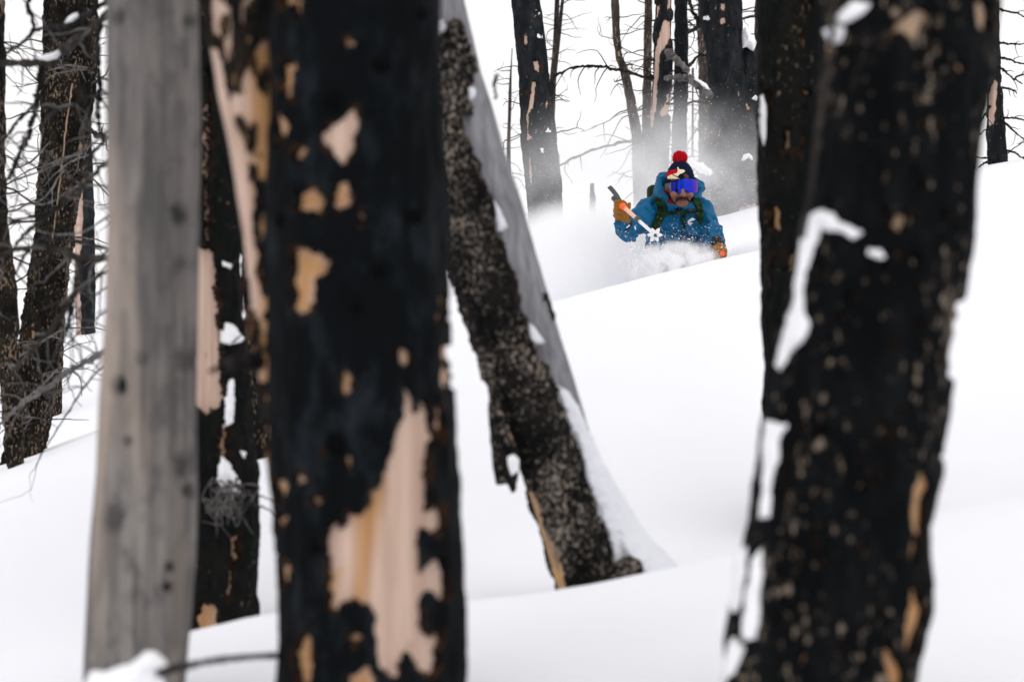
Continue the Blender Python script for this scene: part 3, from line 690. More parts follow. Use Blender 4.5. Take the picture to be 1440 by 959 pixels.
LB = [  # (points, r0, r1, twigs)
 ([(158, 0, 6.9), (131, 15, 6.9), (114, 26, 7.0), (95, 36, 7.2), (70, 39, 7.4), (48, 44, 7.6), (30, 62, 7.7), (8, 76, 7.8)], 5.5, 2, 5, D),
 ([(48, 44, 7.6), (45, 26, 7.6), (39, 15, 7.6), (38, 6, 7.6), (46, -8, 7.6)], 3.4, 3, 2, D),
 ([(158, 16, 6.9), (131, 38, 6.9), (109, 54, 7.1), (90, 70, 7.3), (76, 82, 7.5), (61, 90, 7.6), (36, 88, 7.8), (0, 89, 8.0), (-40, 90, 8.2)], 7, 5, 6, BR),
 ([(141, 36, 6.8), (138, 58, 6.9), (137, 88, 7), (140, 117, 7), (140, 134, 7), (138, 154, 7), (140, 184, 7), (147, 196, 7), (128, 219, 7.1), (124, 242, 7.1), (110, 267, 7.2), (87, 285, 7.3), (69, 299, 7.4), (50, 303, 7.5), (14, 313, 7.6)], 4.2, 2, 9, D),
 ([(61, 92, 7.6), (55, 120, 7.6), (53, 138, 7.6), (46, 166, 7.7), (39, 193, 7.7), (27, 219, 7.8), (22, 232, 7.8), (14, 248, 7.9), (-6, 266, 8)], 5.5, 2.5, 7, D),
 ([(52, 140, 7.6), (46, 150, 7.6), (23, 173, 7.7), (9, 193, 7.8), (-4, 215, 7.8)], 3, 2, 4, D),
 ([(158, 225, 6.9), (128, 248, 6.9), (103, 276, 7.2), (76, 297, 7.4), (53, 313, 7.5), (34, 331, 7.6), (22, 343, 7.7)], 4.5, 2.2, 6, BR),
 ([(158, 131, 6.9), (124, 138, 7), (101, 147, 7.1), (82, 154, 7.2), (64, 168, 7.3)], 3.4, 2.2, 4, D),
 ([(158, 362, 6.9), (106, 362, 6.9), (82, 350, 7.1), (53, 347, 7.2), (21, 352, 7.4), (-8, 362, 7.5)], 6, 3, 6, BR),
 ([(158, 352, 6.9), (117, 341, 6.9), (71, 336, 7.1), (57, 336, 7.2), (35, 359, 7.3), (22, 385, 7.4)], 3.6, 2, 4, D),
 ([(113, 362, 6.9), (110, 398, 7.0), (103, 416, 7.1), (89, 440, 7.2), (67, 469, 7.4), (43, 494, 7.6), (21, 519, 7.8), (6, 540, 7.9)], 5.5, 2, 9, BR),
 ([(101, 418, 7.1), (96, 455, 7.2), (88, 482, 7.3)], 4, 2.2, 3, BR),
 ([(158, 491, 6.9), (121, 508, 8), (89, 529, 8.4), (53, 554, 8.8), (21, 575, 9.2), (4, 594, 9.4)], 6, 2.2, 12, BG),
 ([(158, 505, 6.9), (142, 517, 7.5), (117, 547, 8), (89, 590, 8.4), (60, 636, 8.7), (50, 657, 8.8)], 2.4, 0.7, 6, D),
 ([(158, 376, 6.9), (106, 412, 7.5), (84, 430, 7.8)], 3, 1.2, 4, BR), ([(158, 432, 6.9), (117, 462, 8), (84, 495, 8.5)], 2.4, 0.8, 5, D),
 ([(158, 398, 6.9), (117, 430, 7.8), (93, 460, 8.2)], 2.2, 0.8, 4, D), ([(158, 300, 6.9), (120, 325, 7.6), (84, 330, 8), (40, 322, 8.2)], 2.2, 1, 6, BG),
 ([(158, 180, 6.9), (128, 205, 8), (90, 225, 8.4), (60, 240, 8.7), (22, 252, 9)], 2, 0.9, 6, BG), ([(158, 262, 6.9), (110, 262, 8.4), (70, 285, 8.8), (20, 290, 9)], 1.8, 0.8, 6, BG)]
for i, (p, a0, a1, n, m_) in enumerate(LB):
    p = [(x, y, 9.75 + (d - 6.9) * 0.8) for x, y, d in p]
    if p[0][0] == 158:                     # springs from the trunk hidden behind the grey log
        p = [(228 if p[0][1] < 300 else 250, p[0][1] * 0.92 + 10, 9.8), (190, p[0][1] * 0.97 + 3, 9.78)] + p
    add_branch(r6, p, a0, a1, m_, n + 3, 0.24, seed=20 + i, tw_r=1.5, spread=0.32, jit=0.3, tw_mat=BG if i % 3 else m_)
puff('snow_lump', r6, [(92, 33), (97, 25), (104, 20), (110, 18), (111, 24), (103, 31)], 9.8, 0.016, 5, M['snow_lump'], 0.9, 1.5, 4)
puff('snow_lump', r6, [(52, 82), (62, 78), (75, 75), (84, 70), (89, 72), (80, 83), (66, 86)], 10.1, 0.02, 5, M['snow_lump'], 0.9, 1.5, 6)


# ------------------------------------------------------------------ trees further back
def random_branches(root, T, n, lo, hi, length, r_px, mat, seed, side=0, y_lo=-30, y_hi=230, droop=-0.04):
    R = np.random.default_rng(seed)
    for i in range(n):
        py = R.uniform(lo, hi); z = (CY - py) / FPX * T.d; c, r = T.at(np.array([z]))
        sgn = side if side else R.choice([-1, 1]); an = R.uniform(-0.9, 0.9)
        v = np.array([sgn * math.cos(an), math.sin(an), R.uniform(-0.25, 0.45)]); v /= np.linalg.norm(v)
        p = np.array([c[0] + sgn * r[0] * 0.8, T.d, z]); L = length * R.uniform(0.25, 0.95); pts = [p]; m_ = 7
        for _ in range(m_):
            v = v + R.standard_normal(3) * 0.22 + np.array([0, 0, droop]); v /= np.linalg.norm(v); pts.append(pts[-1] + v * L / m_)
        rr = r_px / FPX * T.d * R.uniform(0.6, 1.2)
        V, F = tube(np.array(pts), np.linspace(rr, rr * 0.35, m_ + 1), 5)
        o = link('branch', to_mesh_mixed('branch', V - base_of(root), F), mat, root)
        for q in range(int(R.integers(0, 3))):
            k = int(R.integers(2, m_)); v2 = v + R.standard_normal(3) * 0.7; v2 /= np.linalg.norm(v2)
            pp = [pts[k]]
            for _ in range(4):
                v2 = v2 + R.standard_normal(3) * 0.25; v2 /= np.linalg.norm(v2); pp.append(pp[-1] + v2 * L * 0.12)
            V, F = tube(np.array(pp), np.linspace(rr * 0.5, rr * 0.2, 5), 4)
            link('twig', to_mesh_mixed('twig', V - base_of(root), F), mat, o)

def back_tree(label, d, edges, top, bark, core, polys=(), cols=60, seed=0, nb=0, lo=0, hi=200, length=0.4, r_px=1.2, bm=None, thick=0.012, speck=0.0, snow=(), tone=(), side=0, name='charred_tree', step_px=1.8, rel=40, relief=0.6, group='burnt trees', taper=0.05, snow_h=0.02):
    T = Trunk(d, edges, top, taper=taper); r = tree_root(name, T, label, group=group)
    build_trunk(r, T, bark, core, thick, polys, rag=1.2, relief=relief, cols=cols, seed=seed, rel_scale=rel, step_px=step_px, speck=speck, snow=snow, tone=tone, snow_h=snow_h)
    if nb: random_branches(r, T, nb, lo, hi, length, r_px, bm or D, seed + 900, side)
    return r, T

WT, WP = M['wood_tan'], M['wood_pink']
rA, TA = back_tree('dark flaky trunk tangled in grey twigs, with a stump leaning on its foot', 14, [(0, 67, 133), (100, 64, 129), (200, 62, 121), (330, 54, 99), (440, 37, 87), (560, 20, 72), (635, 10, 58)], 7, M['brown_bark'], WT, [[(115, 188), (122, 205), (112, 240), (110, 215)], [(40, 462), (50, 464), (46, 478), (40, 476)]], 100, 71, 34, 30, 600, 0.55, 1.5, BG, speck=0.0, rel=50, relief=0.9, thick=0.016)
add_branch(rA, [(102, 118, 13.84), (97, 150, 13.84), (92, 190, 13.84), (86, 240, 13.84), (80, 290, 13.84), (74, 335, 13.85)], 1.1, 0.8, M['wood_tan'], 0, seed=80, name='peeling_strip', k=5)
add_branch(rA, [(118, 168, 13.85), (126, 182, 13.7), (138, 190, 13.6), (146, 192, 13.5)], 5, 2.2, D, 2, 0.2, seed=81)
for i, p in enumerate([[(116, 215, 13.8), (84, 225, 13.6), (62, 234, 13.5), (40, 240, 13.4), (22, 251, 13.4)], [(124, 218, 13.8), (100, 228, 13.6), (76, 246, 13.5), (62, 262, 13.5)], [(120, 98, 13.8), (95, 100, 13.6), (70, 108, 13.5), (62, 118, 13.5)], [(122, 96, 13.8), (100, 92, 13.6), (82, 96, 13.5), (66, 100, 13.5)],
                       [(88, 240, 13.8), (60, 280, 13.5), (20, 290, 13.4), (6, 296, 13.4)], [(70, 200, 13.8), (40, 230, 13.5), (10, 240, 13.4)], [(96, 460, 13.8), (60, 480, 13.5), (30, 500, 13.4), (4, 520, 13.4)], [(80, 520, 13.8), (50, 550, 13.5), (20, 570, 13.4), (2, 590, 13.3)], [(66, 570, 13.8), (40, 592, 13.5), (14, 600, 13.4), (-4, 612, 13.3)]]):
    add_branch(rA, p, 1.8, 0.7, BG, 4, 0.2, seed=400 + i, tw_r=1.0, k=5)
back_tree('short brown stump leaning on the foot of the flaky trunk', 13.6, [(560, 34, 68), (600, 30, 66), (640, 22, 60)], -0.28, M['brown_bark'], WT, cols=60, seed=75, name='tree_stump', relief=0.9)
back_tree('brown trunk half hidden behind the flaky trunk tangled in twigs', 17, [(0, 92, 118), (250, 86, 108), (400, 74, 92), (500, 66, 84), (585, 64, 84)], 7, M['brown_bark'], WT, cols=60, seed=77, speck=0.08, relief=0.8)
back_tree('small pale-streaked trunk behind the twig tangle', 20, [(0, 98, 118), (200, 104, 126), (300, 102, 130), (400, 104, 131), (458, 106, 131)], 7, M['far_char'], WP, [[(100, 240), (116, 230), (118, 300), (112, 380), (116, 500), (96, 500), (101, 330)]], 50, 79, 10, 60, 440, 0.5, 1.2, BG, name='dead_tree')
back_tree('narrow brown trunk cropped beside the twig tangle', 13, [(0, -22, 2), (200, -20, 3), (330, -18, 9), (400, -11, 18), (470, 0, 21), (520, 4, 22), (600, 10, 28)], 7, M['brown_bark'], WT, cols=60, seed=83, speck=0.0, nb=14, lo=0, hi=420, length=0.45, r_px=1.4, bm=D, relief=0.8, side=1)
back_tree('grey fallen pole leaning against the narrow brown trunk', 15.0, [(440, -28, -12), (490, -8, 4), (560, 8, 20), (640, 24, 36)], 0.6, M['far_grey'], WT, cols=36, seed=84, name='leaning_pole')
back_tree('speckled brown trunk foot showing past the pale-slab trunk', 11.2, [(0, 335, 375), (400, 345, 383), (500, 348, 388), (560, 349, 390), (634, 350, 394)], 6, M['brown_bark'], WT, cols=60, seed=86, speck=0.04, relief=0.8)

bg1p = [[(734, 50), (741, 50), (742, 62), (736, 65)], [(748, 86), (758, 86), (762, 103), (751, 98)], [(748, 115), (755, 115), (753, 131), (750, 151), (743, 162), (743, 186), (750, 198), (739, 198), (738, 162), (743, 141)], [(769, 141), (773, 139), (772, 155), (768, 155)], [(735, 127), (741, 130), (739, 137)], [(741, 213), (745, 220), (748, 254), (744, 272), (742, 240)], [(751, 20), (755, 22), (752, 32)]]
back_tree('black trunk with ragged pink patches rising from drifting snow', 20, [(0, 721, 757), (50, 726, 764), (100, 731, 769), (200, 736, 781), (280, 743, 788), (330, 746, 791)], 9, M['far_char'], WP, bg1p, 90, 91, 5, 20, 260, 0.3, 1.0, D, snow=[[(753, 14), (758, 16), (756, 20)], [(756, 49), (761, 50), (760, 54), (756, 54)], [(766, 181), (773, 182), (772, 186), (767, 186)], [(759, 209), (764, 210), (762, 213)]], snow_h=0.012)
back_tree('thin bare sapling between leaning trunk and pink-patched trunk', 24, [(62, 719.5, 721.5), (120, 716, 719), (200, 713, 717.5), (330, 710, 717)], 1.75 * 24 / 17, None, M['far_grey'], cols=14, seed=93, nb=20, lo=90, hi=310, length=0.32, r_px=0.8, bm=BG, name='sapling', step_px=5)
back_tree('tall thin twin sapling touching the pink-patched trunk', 23, [(0, 781, 786), (60, 778, 784), (130, 773, 780), (260, 766, 776), (340, 762, 774)], 5, None, M['branch_brown'], cols=14, seed=94, nb=18, lo=-10, hi=190, length=0.3, r_px=0.8, bm=BR, name='sapling', step_px=5)
back_tree('tall thin sapling leaning away from the pink-patched trunk', 23.4, [(0, 789, 794), (60, 782, 787.5), (120, 776, 782), (260, 769, 777), (340, 766, 776)], 5, None, M['branch_brown'], cols=14, seed=95, nb=14, lo=-10, hi=150, length=0.3, r_px=0.8, bm=BR, name='sapling', step_px=5)
back_tree('slender crooked grey trunk with an orange scar', 21.5, [(0, 861, 869), (52, 863, 871), (80, 866, 875), (93, 871, 881), (138, 881, 892), (193, 889, 902), (262, 891, 905), (340, 892, 908)], 6, M['far_grey'], WT, [[(866, 70), (873, 70), (873, 82), (868, 80)]], 40, 97, 18, -10, 290, 0.5, 1.0, BR, name='dead_tree', thick=0.006)
back_tree('straight slender grey-brown trunk beside the crooked one', 22.5, [(0, 908, 916), (100, 906, 915), (200, 904, 914), (330, 901, 914)], 7, M['far_grey'], WT, cols=40, seed=98, nb=22, lo=-10, hi=290, length=0.55, r_px=1.0, bm=BR, name='dead_tree', thick=0.006)
bg5p = [[(934, 28), (946, 30), (946, 53), (935, 69), (928, 76), (928, 92), (924, 115), (924, 138), (921, 165), (911, 190), (906, 186), (913, 150), (914, 110), (915, 80), (923, 53)], [(940, 128), (946, 128), (946, 160), (931, 167), (926, 158), (935, 147)], [(921, 8), (927, 6), (925, 24), (920, 30)], [(938, -5), (946, -5), (946, 10), (940, 16)]]
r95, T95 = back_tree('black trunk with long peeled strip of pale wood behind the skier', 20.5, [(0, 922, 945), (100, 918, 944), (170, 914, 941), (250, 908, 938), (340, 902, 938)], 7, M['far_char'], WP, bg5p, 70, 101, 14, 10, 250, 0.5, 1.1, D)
add_branch(r95, [(918, 110, 20.45), (905, 108, 20.3), (880, 101, 20.2), (865, 98, 20.2), (846, 94, 20.2), (830, 94, 20.2), (805, 96, 20.2), (786, 104, 20.2), (780, 108, 20.2)], 2.6, 1.6, D, 9, 0.32, seed=500, tw_r=1.0, droop=-0.2)
add_branch(r95, [(914, 195, 20.4), (895, 197, 20.2), (868, 202, 20.1), (835, 211, 20), (808, 222, 20), (785, 234, 20)], 2.4, 1.4, BR, 4, 0.25, seed=501, tw_r=0.9)
add_branch(r95, [(938, 74, 20.4), (950, 84, 20.3), (962, 95, 20.2), (968, 100, 20.2)], 5, 3.8, BG, 2, 0.2, seed=502)
add_branch(r95, [(936, 110, 20.4), (952, 109, 20.2), (968, 110, 20.1), (980, 118, 20), (990, 126, 20), (996, 136, 20)], 3.6, 5.5, BG, 3, 0.25, seed=503)
add_branch(r95, [(938, 146, 20.4), (960, 147, 20.2), (976, 143, 20.1), (990, 145, 20), (1000, 148, 20)], 2, 1.6, BR, 2, 0.2, seed=504)
puff('snow_lump', r95, [(975, 111), (984, 113), (994, 119), (999, 127), (990, 124), (981, 116)], 19.98, 0.02, 4, M['snow_lump'], 0.8, 1.0, 18)
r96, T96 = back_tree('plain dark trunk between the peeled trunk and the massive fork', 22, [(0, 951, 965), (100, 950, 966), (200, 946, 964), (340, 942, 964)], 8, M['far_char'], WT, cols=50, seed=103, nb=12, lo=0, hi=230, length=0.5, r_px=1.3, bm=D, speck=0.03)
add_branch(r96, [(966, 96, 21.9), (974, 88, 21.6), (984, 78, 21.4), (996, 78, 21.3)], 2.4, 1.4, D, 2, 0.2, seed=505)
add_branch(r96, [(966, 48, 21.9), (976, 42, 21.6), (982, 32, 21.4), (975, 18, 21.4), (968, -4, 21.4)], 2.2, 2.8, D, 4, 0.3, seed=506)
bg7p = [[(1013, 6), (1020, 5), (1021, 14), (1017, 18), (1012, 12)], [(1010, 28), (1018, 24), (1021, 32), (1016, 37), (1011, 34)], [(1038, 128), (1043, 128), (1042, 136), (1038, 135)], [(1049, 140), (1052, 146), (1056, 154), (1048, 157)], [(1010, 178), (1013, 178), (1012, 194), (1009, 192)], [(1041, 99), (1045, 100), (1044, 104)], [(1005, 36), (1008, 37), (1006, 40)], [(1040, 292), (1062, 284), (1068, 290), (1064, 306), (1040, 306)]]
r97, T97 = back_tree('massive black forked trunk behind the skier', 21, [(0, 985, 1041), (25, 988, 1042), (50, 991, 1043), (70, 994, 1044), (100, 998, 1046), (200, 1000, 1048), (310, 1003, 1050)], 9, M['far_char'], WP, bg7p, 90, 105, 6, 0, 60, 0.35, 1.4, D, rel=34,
     snow=[[(991, 24), (998, 24), (997, 28), (992, 28)]], snow_h=0.02)
T97b = Trunk(21.05, [(66, 1040, 1056), (74, 1036, 1066), (90, 1036, 1068), (150, 1032, 1071), (250, 1030, 1073), (310, 1030, 1075)], (CY - 62) / FPX * 21.05)
build_trunk(r97, T97b, M['far_char'], WP, 0.012, bg7p, rag=1.2, cols=70, seed=107, rel_scale=34, trunk_name='side_stem')
puff('snow_lump', r97, [(1044, 68), (1043, 45), (1048, 38), (1056, 50), (1064, 60), (1060, 72), (1050, 66)], 20.95, 0.09, 7, M['snow_lump'], 0.9, 2, 19)
puff('snow_lump', r97, [(1043, 226), (1046, 218), (1053, 216), (1058, 221), (1058, 226), (1052, 222), (1047, 226)], 20.8, 0.03, 4, M['snow_lump'], 0.7, 1, 20)
puff('snow_lump', r97, [(1057, 139), (1062, 134), (1066, 137), (1064, 142)], 20.78, 0.03, 3, M['snow_lump'], 0.7, 1, 22)
back_tree('pale rough trunk showing between the massive fork and the straight black trunk', 22.5, [(0, 1064, 1075), (130, 1063, 1076), (330, 1062, 1078)], 7, M['far_grey'], WT, cols=40, seed=109, nb=16, lo=-10, hi=120, length=0.6, r_px=1.1, bm=D, name='dead_tree')
back_tree('far grey trunk hazy between the plain dark trunk and the fork', 25, [(0, 983, 995), (150, 984, 998), (330, 984, 1000)], 6, M['far_grey'], WT, cols=40, seed=111, nb=16, lo=90, hi=290, length=0.6, r_px=1.0, bm=BR, name='dead_tree')
back_tree('hair-thin far sapling between the plain dark trunk and the fork', 25, [(118, 973.5, 975), (200, 972.5, 975.5), (330, 972, 976)], 2.4, None, M['branch_brown'], cols=12, seed=113, nb=16, lo=130, hi=260, length=0.3, r_px=0.7, bm=BR, name='sapling', step_px=5)
back_tree('short broken stump alone in the drifting snow', 24, [(259, 831, 835), (266, 830, 837), (310, 830, 837.5)], (CY - 257) / FPX * 24, M['far_grey'], WT, cols=26, seed=115, name='tree_stump')
rR, TR = back_tree('small dead trunk with bare crooked twigs past the fleck-dotted trunk', 20, [(0, 1393, 1401), (30, 1392, 1403), (100, 1388, 1405), (170, 1389, 1410), (235, 1393, 1416)], 6, M['far_char'], WP, [[(1399, 111), (1405, 117), (1403, 146), (1398, 173), (1391, 179), (1384, 190), (1384, 135), (1395, 117)]], 70, 117, 4, 150, 232, 0.3, 1.2, D)
for i, p in enumerate([[(1403, 12), (1418, 17), (1430, 19), (1445, 26)], [(1405, 81), (1420, 84), (1430, 88), (1445, 91)], [(1405, 95), (1415, 102), (1424, 110), (1438, 118)], [(1426, 112), (1434, 106), (1446, 105)], [(1406, 125), (1416, 124), (1424, 127), (1430, 131)], [(1408, 167), (1422, 166), (1432, 167), (1446, 171)], [(1412, 172), (1422, 181), (1430, 188), (1444, 200)],
                       [(1412, 212), (1424, 214), (1434, 220), (1446, 224)], [(1392, 150), (1384, 162), (1378, 172), (1370, 180)], [(1394, 228), (1384, 230), (1376, 236)], [(1404, 60), (1420, 62), (1440, 62)]]):
    add_branch(rR, [(x, y, 19.95 - 0.1 * k) for k, (x, y) in enumerate(p)], 1.9, 0.9, D, 2, 0.12, seed=520 + i, tw_r=0.8, k=5)
# fallen snow-laden limb behind the skier
fl = empty('fallen_log', P(985, 240, 20.2)); tag(fl, 'snow laden fallen log in front of the massive forked trunk', 'log')
add_branch(fl, [(960, 222, 20.3), (975, 231, 20.2), (988, 240, 20.1), (1002, 247, 20.0), (1012, 262, 20)], 6, 5, BG, 3, 0.25, seed=540, name='log_body')
puff('snow_lump', fl, [(966, 222), (972, 219), (980, 226), (986, 226), (993, 233), (999, 236), (1003, 243), (998, 248), (990, 243), (984, 244), (976, 235), (969, 233)], 20.0, 0.05, 7, M['snow_lump'], 0.8, 5, 23)

# ------------------------------------------------------------------ skier
def e_(p, c, r):
    q = (p - c) / np.asarray(r); k0 = np.linalg.norm(q, axis=1); k1 = np.linalg.norm(q / np.asarray(r), axis=1)
    return k0 * (k0 - 1) / np.maximum(k1, 1e-9)
def c_(p, a, b, ra, rb=None):
    rb = ra if rb is None else rb; ab = b - a
    h = np.clip((p - a) @ ab / (ab @ ab), 0, 1)
    return np.linalg.norm(p - a - h[:, None] * ab, axis=1) - (ra + (rb - ra) * h)
def smin(a, b, k):
    h = np.clip(0.5 + 0.5 * (b - a) / k, 0, 1); return b + (a - b) * h - k * h * (1 - h)
def sm_all(ds, k):
    o = ds[0]
    for d in ds[1:]: o = smin(o, d, k)
    return o
J = P
def box_of(pts, pad): pts = np.array(pts); return pts.min(0) - pad, pts.max(0) + pad

def f_jacket_body(p):
    torso = sm_all([e_(p, J(951, 314, 17.0), (0.185, 0.135, 0.165)), e_(p, J(950, 350, 17.08), (0.17, 0.13, 0.17)), e_(p, J(948, 385, 17.16), (0.18, 0.14, 0.11)),
                    c_(p, J(914, 300, 17.0), J(982, 298, 17.0), 0.076), c_(p, J(955, 296, 16.99), J(955, 276, 16.95), 0.085)], 0.06)
    ra = smin(c_(p, J(912, 302, 16.98), J(885, 322, 16.74), 0.074, 0.062), c_(p, J(885, 322, 16.74), J(875, 311, 16.53), 0.062, 0.050), 0.03)
    la = smin(c_(p, J(983, 300, 16.98), J(998.5, 325, 16.92), 0.072, 0.058), c_(p, J(998.5, 325, 16.92), J(1008, 347, 16.73), 0.058, 0.045), 0.03)
    return sm_all([torso, ra, la], 0.035)
def f_jacket(p):
    d = f_jacket_body(p)
    # raised hood standing round the head, open at the front and over the hat
    H = J(955, 268, 16.955)
    hood = np.abs(e_(p, H, (0.125, 0.135, 0.15))) - 0.014
    px, py = proj(p)
    hood = np.maximum(hood, (H[1] - 0.075) - p[:, 1] - np.clip((py - 272) / 235, 0, 0.06) * 1.1)
    zc = (CY - (245 + (px - 930) * 9 / 55 + ((px - 955) / 30) ** 2 * 7 - 4)) / FPX * p[:, 1]
    hood = np.maximum(hood, p[:, 2] - zc - np.clip((p[:, 1] - H[1]), 0, 0.2) * 0.1)
    collar = smin(c_(p, J(932, 279, 16.89), J(957, 297.5, 16.81), 0.027), c_(p, J(957, 297.5, 16.81), J(980, 280, 16.89), 0.027), 0.01)
    d = smin(smin(d, collar, 0.03), hood, 0.025)
    # head hole
    d = np.maximum(d, -e_(p, J(957, 268, 16.85), (0.088, 0.115, 0.125)))
    folds = 0.010 * (1 - np.abs(fbm(p * np.array([9, 9, 16]), 3, 201)) * 3) + 0.003 * fbm(p * 45, 3, 205)
    zip_ = np.exp(-((px - (957 + (py - 300) * 0.06)) / 1.3) ** 2) * (py > 298) * (py < 345) * (p[:, 1] < 17.0)
    return d - folds * 1.6 - 0.006 * zip_
person_loc = J(948, 470, 17.1)

def f_body(p):
    head = sm_all([e_(p, J(957.5, 258, 16.865), (0.076, 0.095, 0.115)), e_(p, J(958.5, 277, 16.835), (0.057, 0.066, 0.058)), e_(p, J(959, 288, 16.80), (0.030, 0.026, 0.018))], 0.03)
    head = smin(head, c_(p, J(960, 266, 16.765), J(961, 274.5, 16.735), 0.009, 0.015), 0.010)             # nose
    head = smin(head, e_(p, J(957.4, 275, 16.745), (0.008, 0.010, 0.008)), 0.006); head = smin(head, e_(p, J(964.2, 275, 16.745), (0.008, 0.010, 0.008)), 0.006)
    head = smin(head, e_(p, J(960, 283.8, 16.762), (0.024, 0.012, 0.0065)), 0.006)                        # lower lip
    for sx in (939.5, 976): head = smin(head, e_(p, J(sx, 265, 16.87), (0.012, 0.022, 0.03)), 0.008)        # ears
    for sx in (948, 970): head = smin(head, e_(p, J(sx, 274, 16.79), (0.024, 0.025, 0.022)), 0.02)          # cheeks
    for sx in (951, 968): head = np.maximum(head, -e_(p, J(sx, 262.5, 16.745), (0.016, 0.016, 0.010)))      # eye sockets
    neck = c_(p, J(957, 278, 16.90), J(953, 300, 16.98), 0.055, 0.06)
    tor = sm_all([e_(p, J(951, 318, 17.0), (0.15, 0.10, 0.15)), e_(p, J(949, 360, 17.08), (0.14, 0.10, 0.16)), c_(p, J(920, 302, 17.0), J(978, 300, 17.0), 0.045)], 0.05)
    arms = [smin(c_(p, J(912, 302, 16.98), J(885, 322, 16.74), 0.045, 0.040), c_(p, J(885, 322, 16.74), J(875, 300, 16.50), 0.040, 0.030), 0.02),
            smin(c_(p, J(983, 300, 16.98), J(998.5, 325, 16.92), 0.045, 0.040), c_(p, J(998.5, 325, 16.92), J(1010, 351, 16.70), 0.040, 0.030), 0.02)]
    legs = [sm_all([c_(p, J(935, 392, 17.14), J(924, 430, 16.80), 0.085, 0.065), c_(p, J(924, 430, 16.80), J(932, 500, 17.05), 0.062, 0.045), c_(p, J(932, 502, 17.08), J(930, 506, 16.85), 0.045, 0.04)], 0.03),
            sm_all([c_(p, J(962, 392, 17.14), J(972, 430, 16.80), 0.085, 0.065), c_(p, J(972, 430, 16.80), J(966, 500, 17.05), 0.062, 0.045), c_(p, J(966, 502, 17.08), J(968, 506, 16.85), 0.045, 0.04)], 0.03)]
    return sm_all([head, neck, tor] + arms + legs, 0.03)

m, t, b, o = newmat('skin')
t.links.new(mixc(t, nnoise(t, 60, 4), srgb(108, 70, 56), srgb(144, 98, 80)), b.inputs['Base Color'])
b.inputs['Roughness'].default_value = 0.5; b.inputs['Specular IOR Level'].default_value = 0.3
M['skin'] = m
M['jacket'] = plain_mat('jacket', srgb(4, 84, 124), 0.6, 0.15, 0.45, 13, bmp=0.35, bdist=0.004)
M['trousers'] = plain_mat('trousers', srgb(52, 54, 60), 0.7, 0.2, 0.2, 25)
M['glove'] = plain_mat('glove', srgb(134, 86, 18), 0.6, 0.25, 0.35, 40, bmp=0.5)
M['cuff'] = plain_mat('cuff', (0.012, 0.012, 0.013), 0.7, 0.2, 0.2, 40)
M['navy'] = plain_mat('navy_knit', srgb(10, 22, 48), 0.9, 0.1, 0.25, 120, bmp=0.8, bdist=0.002)
M['red'] = plain_mat('red_knit', srgb(176, 12, 28), 0.9, 0.1, 0.3, 90, bmp=0.8, bdist=0.003)
M['cream'] = plain_mat('cream_knit', srgb(226, 206, 176), 0.9, 0.1, 0.1, 90, bmp=0.5, bdist=0.002)
M['brownpatch'] = plain_mat('brown_leather', srgb(88, 52, 30), 0.7, 0.2, 0.2, 60)
M['maroon'] = plain_mat('maroon_fleece', srgb(108, 24, 34), 0.9, 0.1, 0.25, 50, bmp=0.8, bdist=0.004)
M['green'] = plain_mat('green_webbing', srgb(24, 46, 22), 0.75, 0.15, 0.3, 50, bmp=0.5)
M['hair'] = plain_mat('dark_hair', srgb(28, 20, 16), 0.7, 0.2, 0.4, 160, bmp=1.0, bdist=0.003)
M['white_paint'] = plain_mat('white_paint', (0.78, 0.78, 0.80), 0.35, 0.4, 0.04, 20, bmp=0)
M['orange'] = plain_mat('orange_plastic', srgb(238, 92, 24), 0.45, 0.4, 0.1, 30, bmp=0)
M['grey_web'] = plain_mat('grey_webbing', srgb(78, 80, 82), 0.7, 0.2, 0.25, 70)
M['black_plastic'] = plain_mat('black_plastic', (0.010, 0.010, 0.011), 0.45, 0.3, 0.1, 30, bmp=0)
# mirrored goggle lens: blue coating turning violet to one side, with darker facets
m, t, b, o = newmat('mirror_lens')
at = t.nodes.new('ShaderNodeAttribute'); at.attribute_name = 'across'
c = ramp(t, at.outputs['Fac'], [(0.0, (0.30, 0.26, 0.42)), (0.07, (0.012, 0.012, 0.10)), (0.20, (0.010, 0.02, 0.36)), (0.27, (0.006, 0.010, 0.09)), (0.31, (0.006, 0.04, 0.52)), (0.70, (0.02, 0.03, 0.50)), (1.0, (0.16, 0.03, 0.30))])
t.links.new(c, b.inputs['Base Color']); b.inputs['Metallic'].default_value = 0.9; b.inputs['Roughness'].default_value = 0.16
M['lens'] = m

Vb, Fb = surface_nets(f_body, J(860, 225, 17.1) - np.array([0.05, 0.75, 0.0]), J(1040, 225, 17.1) + np.array([0.05, 0.35, 0.0]) * 1.0 , 0.012) if False else surface_nets(f_body, np.array([0.58, 16.35, -0.25]), np.array([1.36, 17.35, 1.12]), 0.0085)
me = to_mesh('person', Vb - person_loc, Fb)
person = link('person', me, M['skin']); person.location = tuple(person_loc)
tag(person, 'skier in blue hooded jacket, mirrored goggles and red bobble hat, waist deep in powder', 'person')

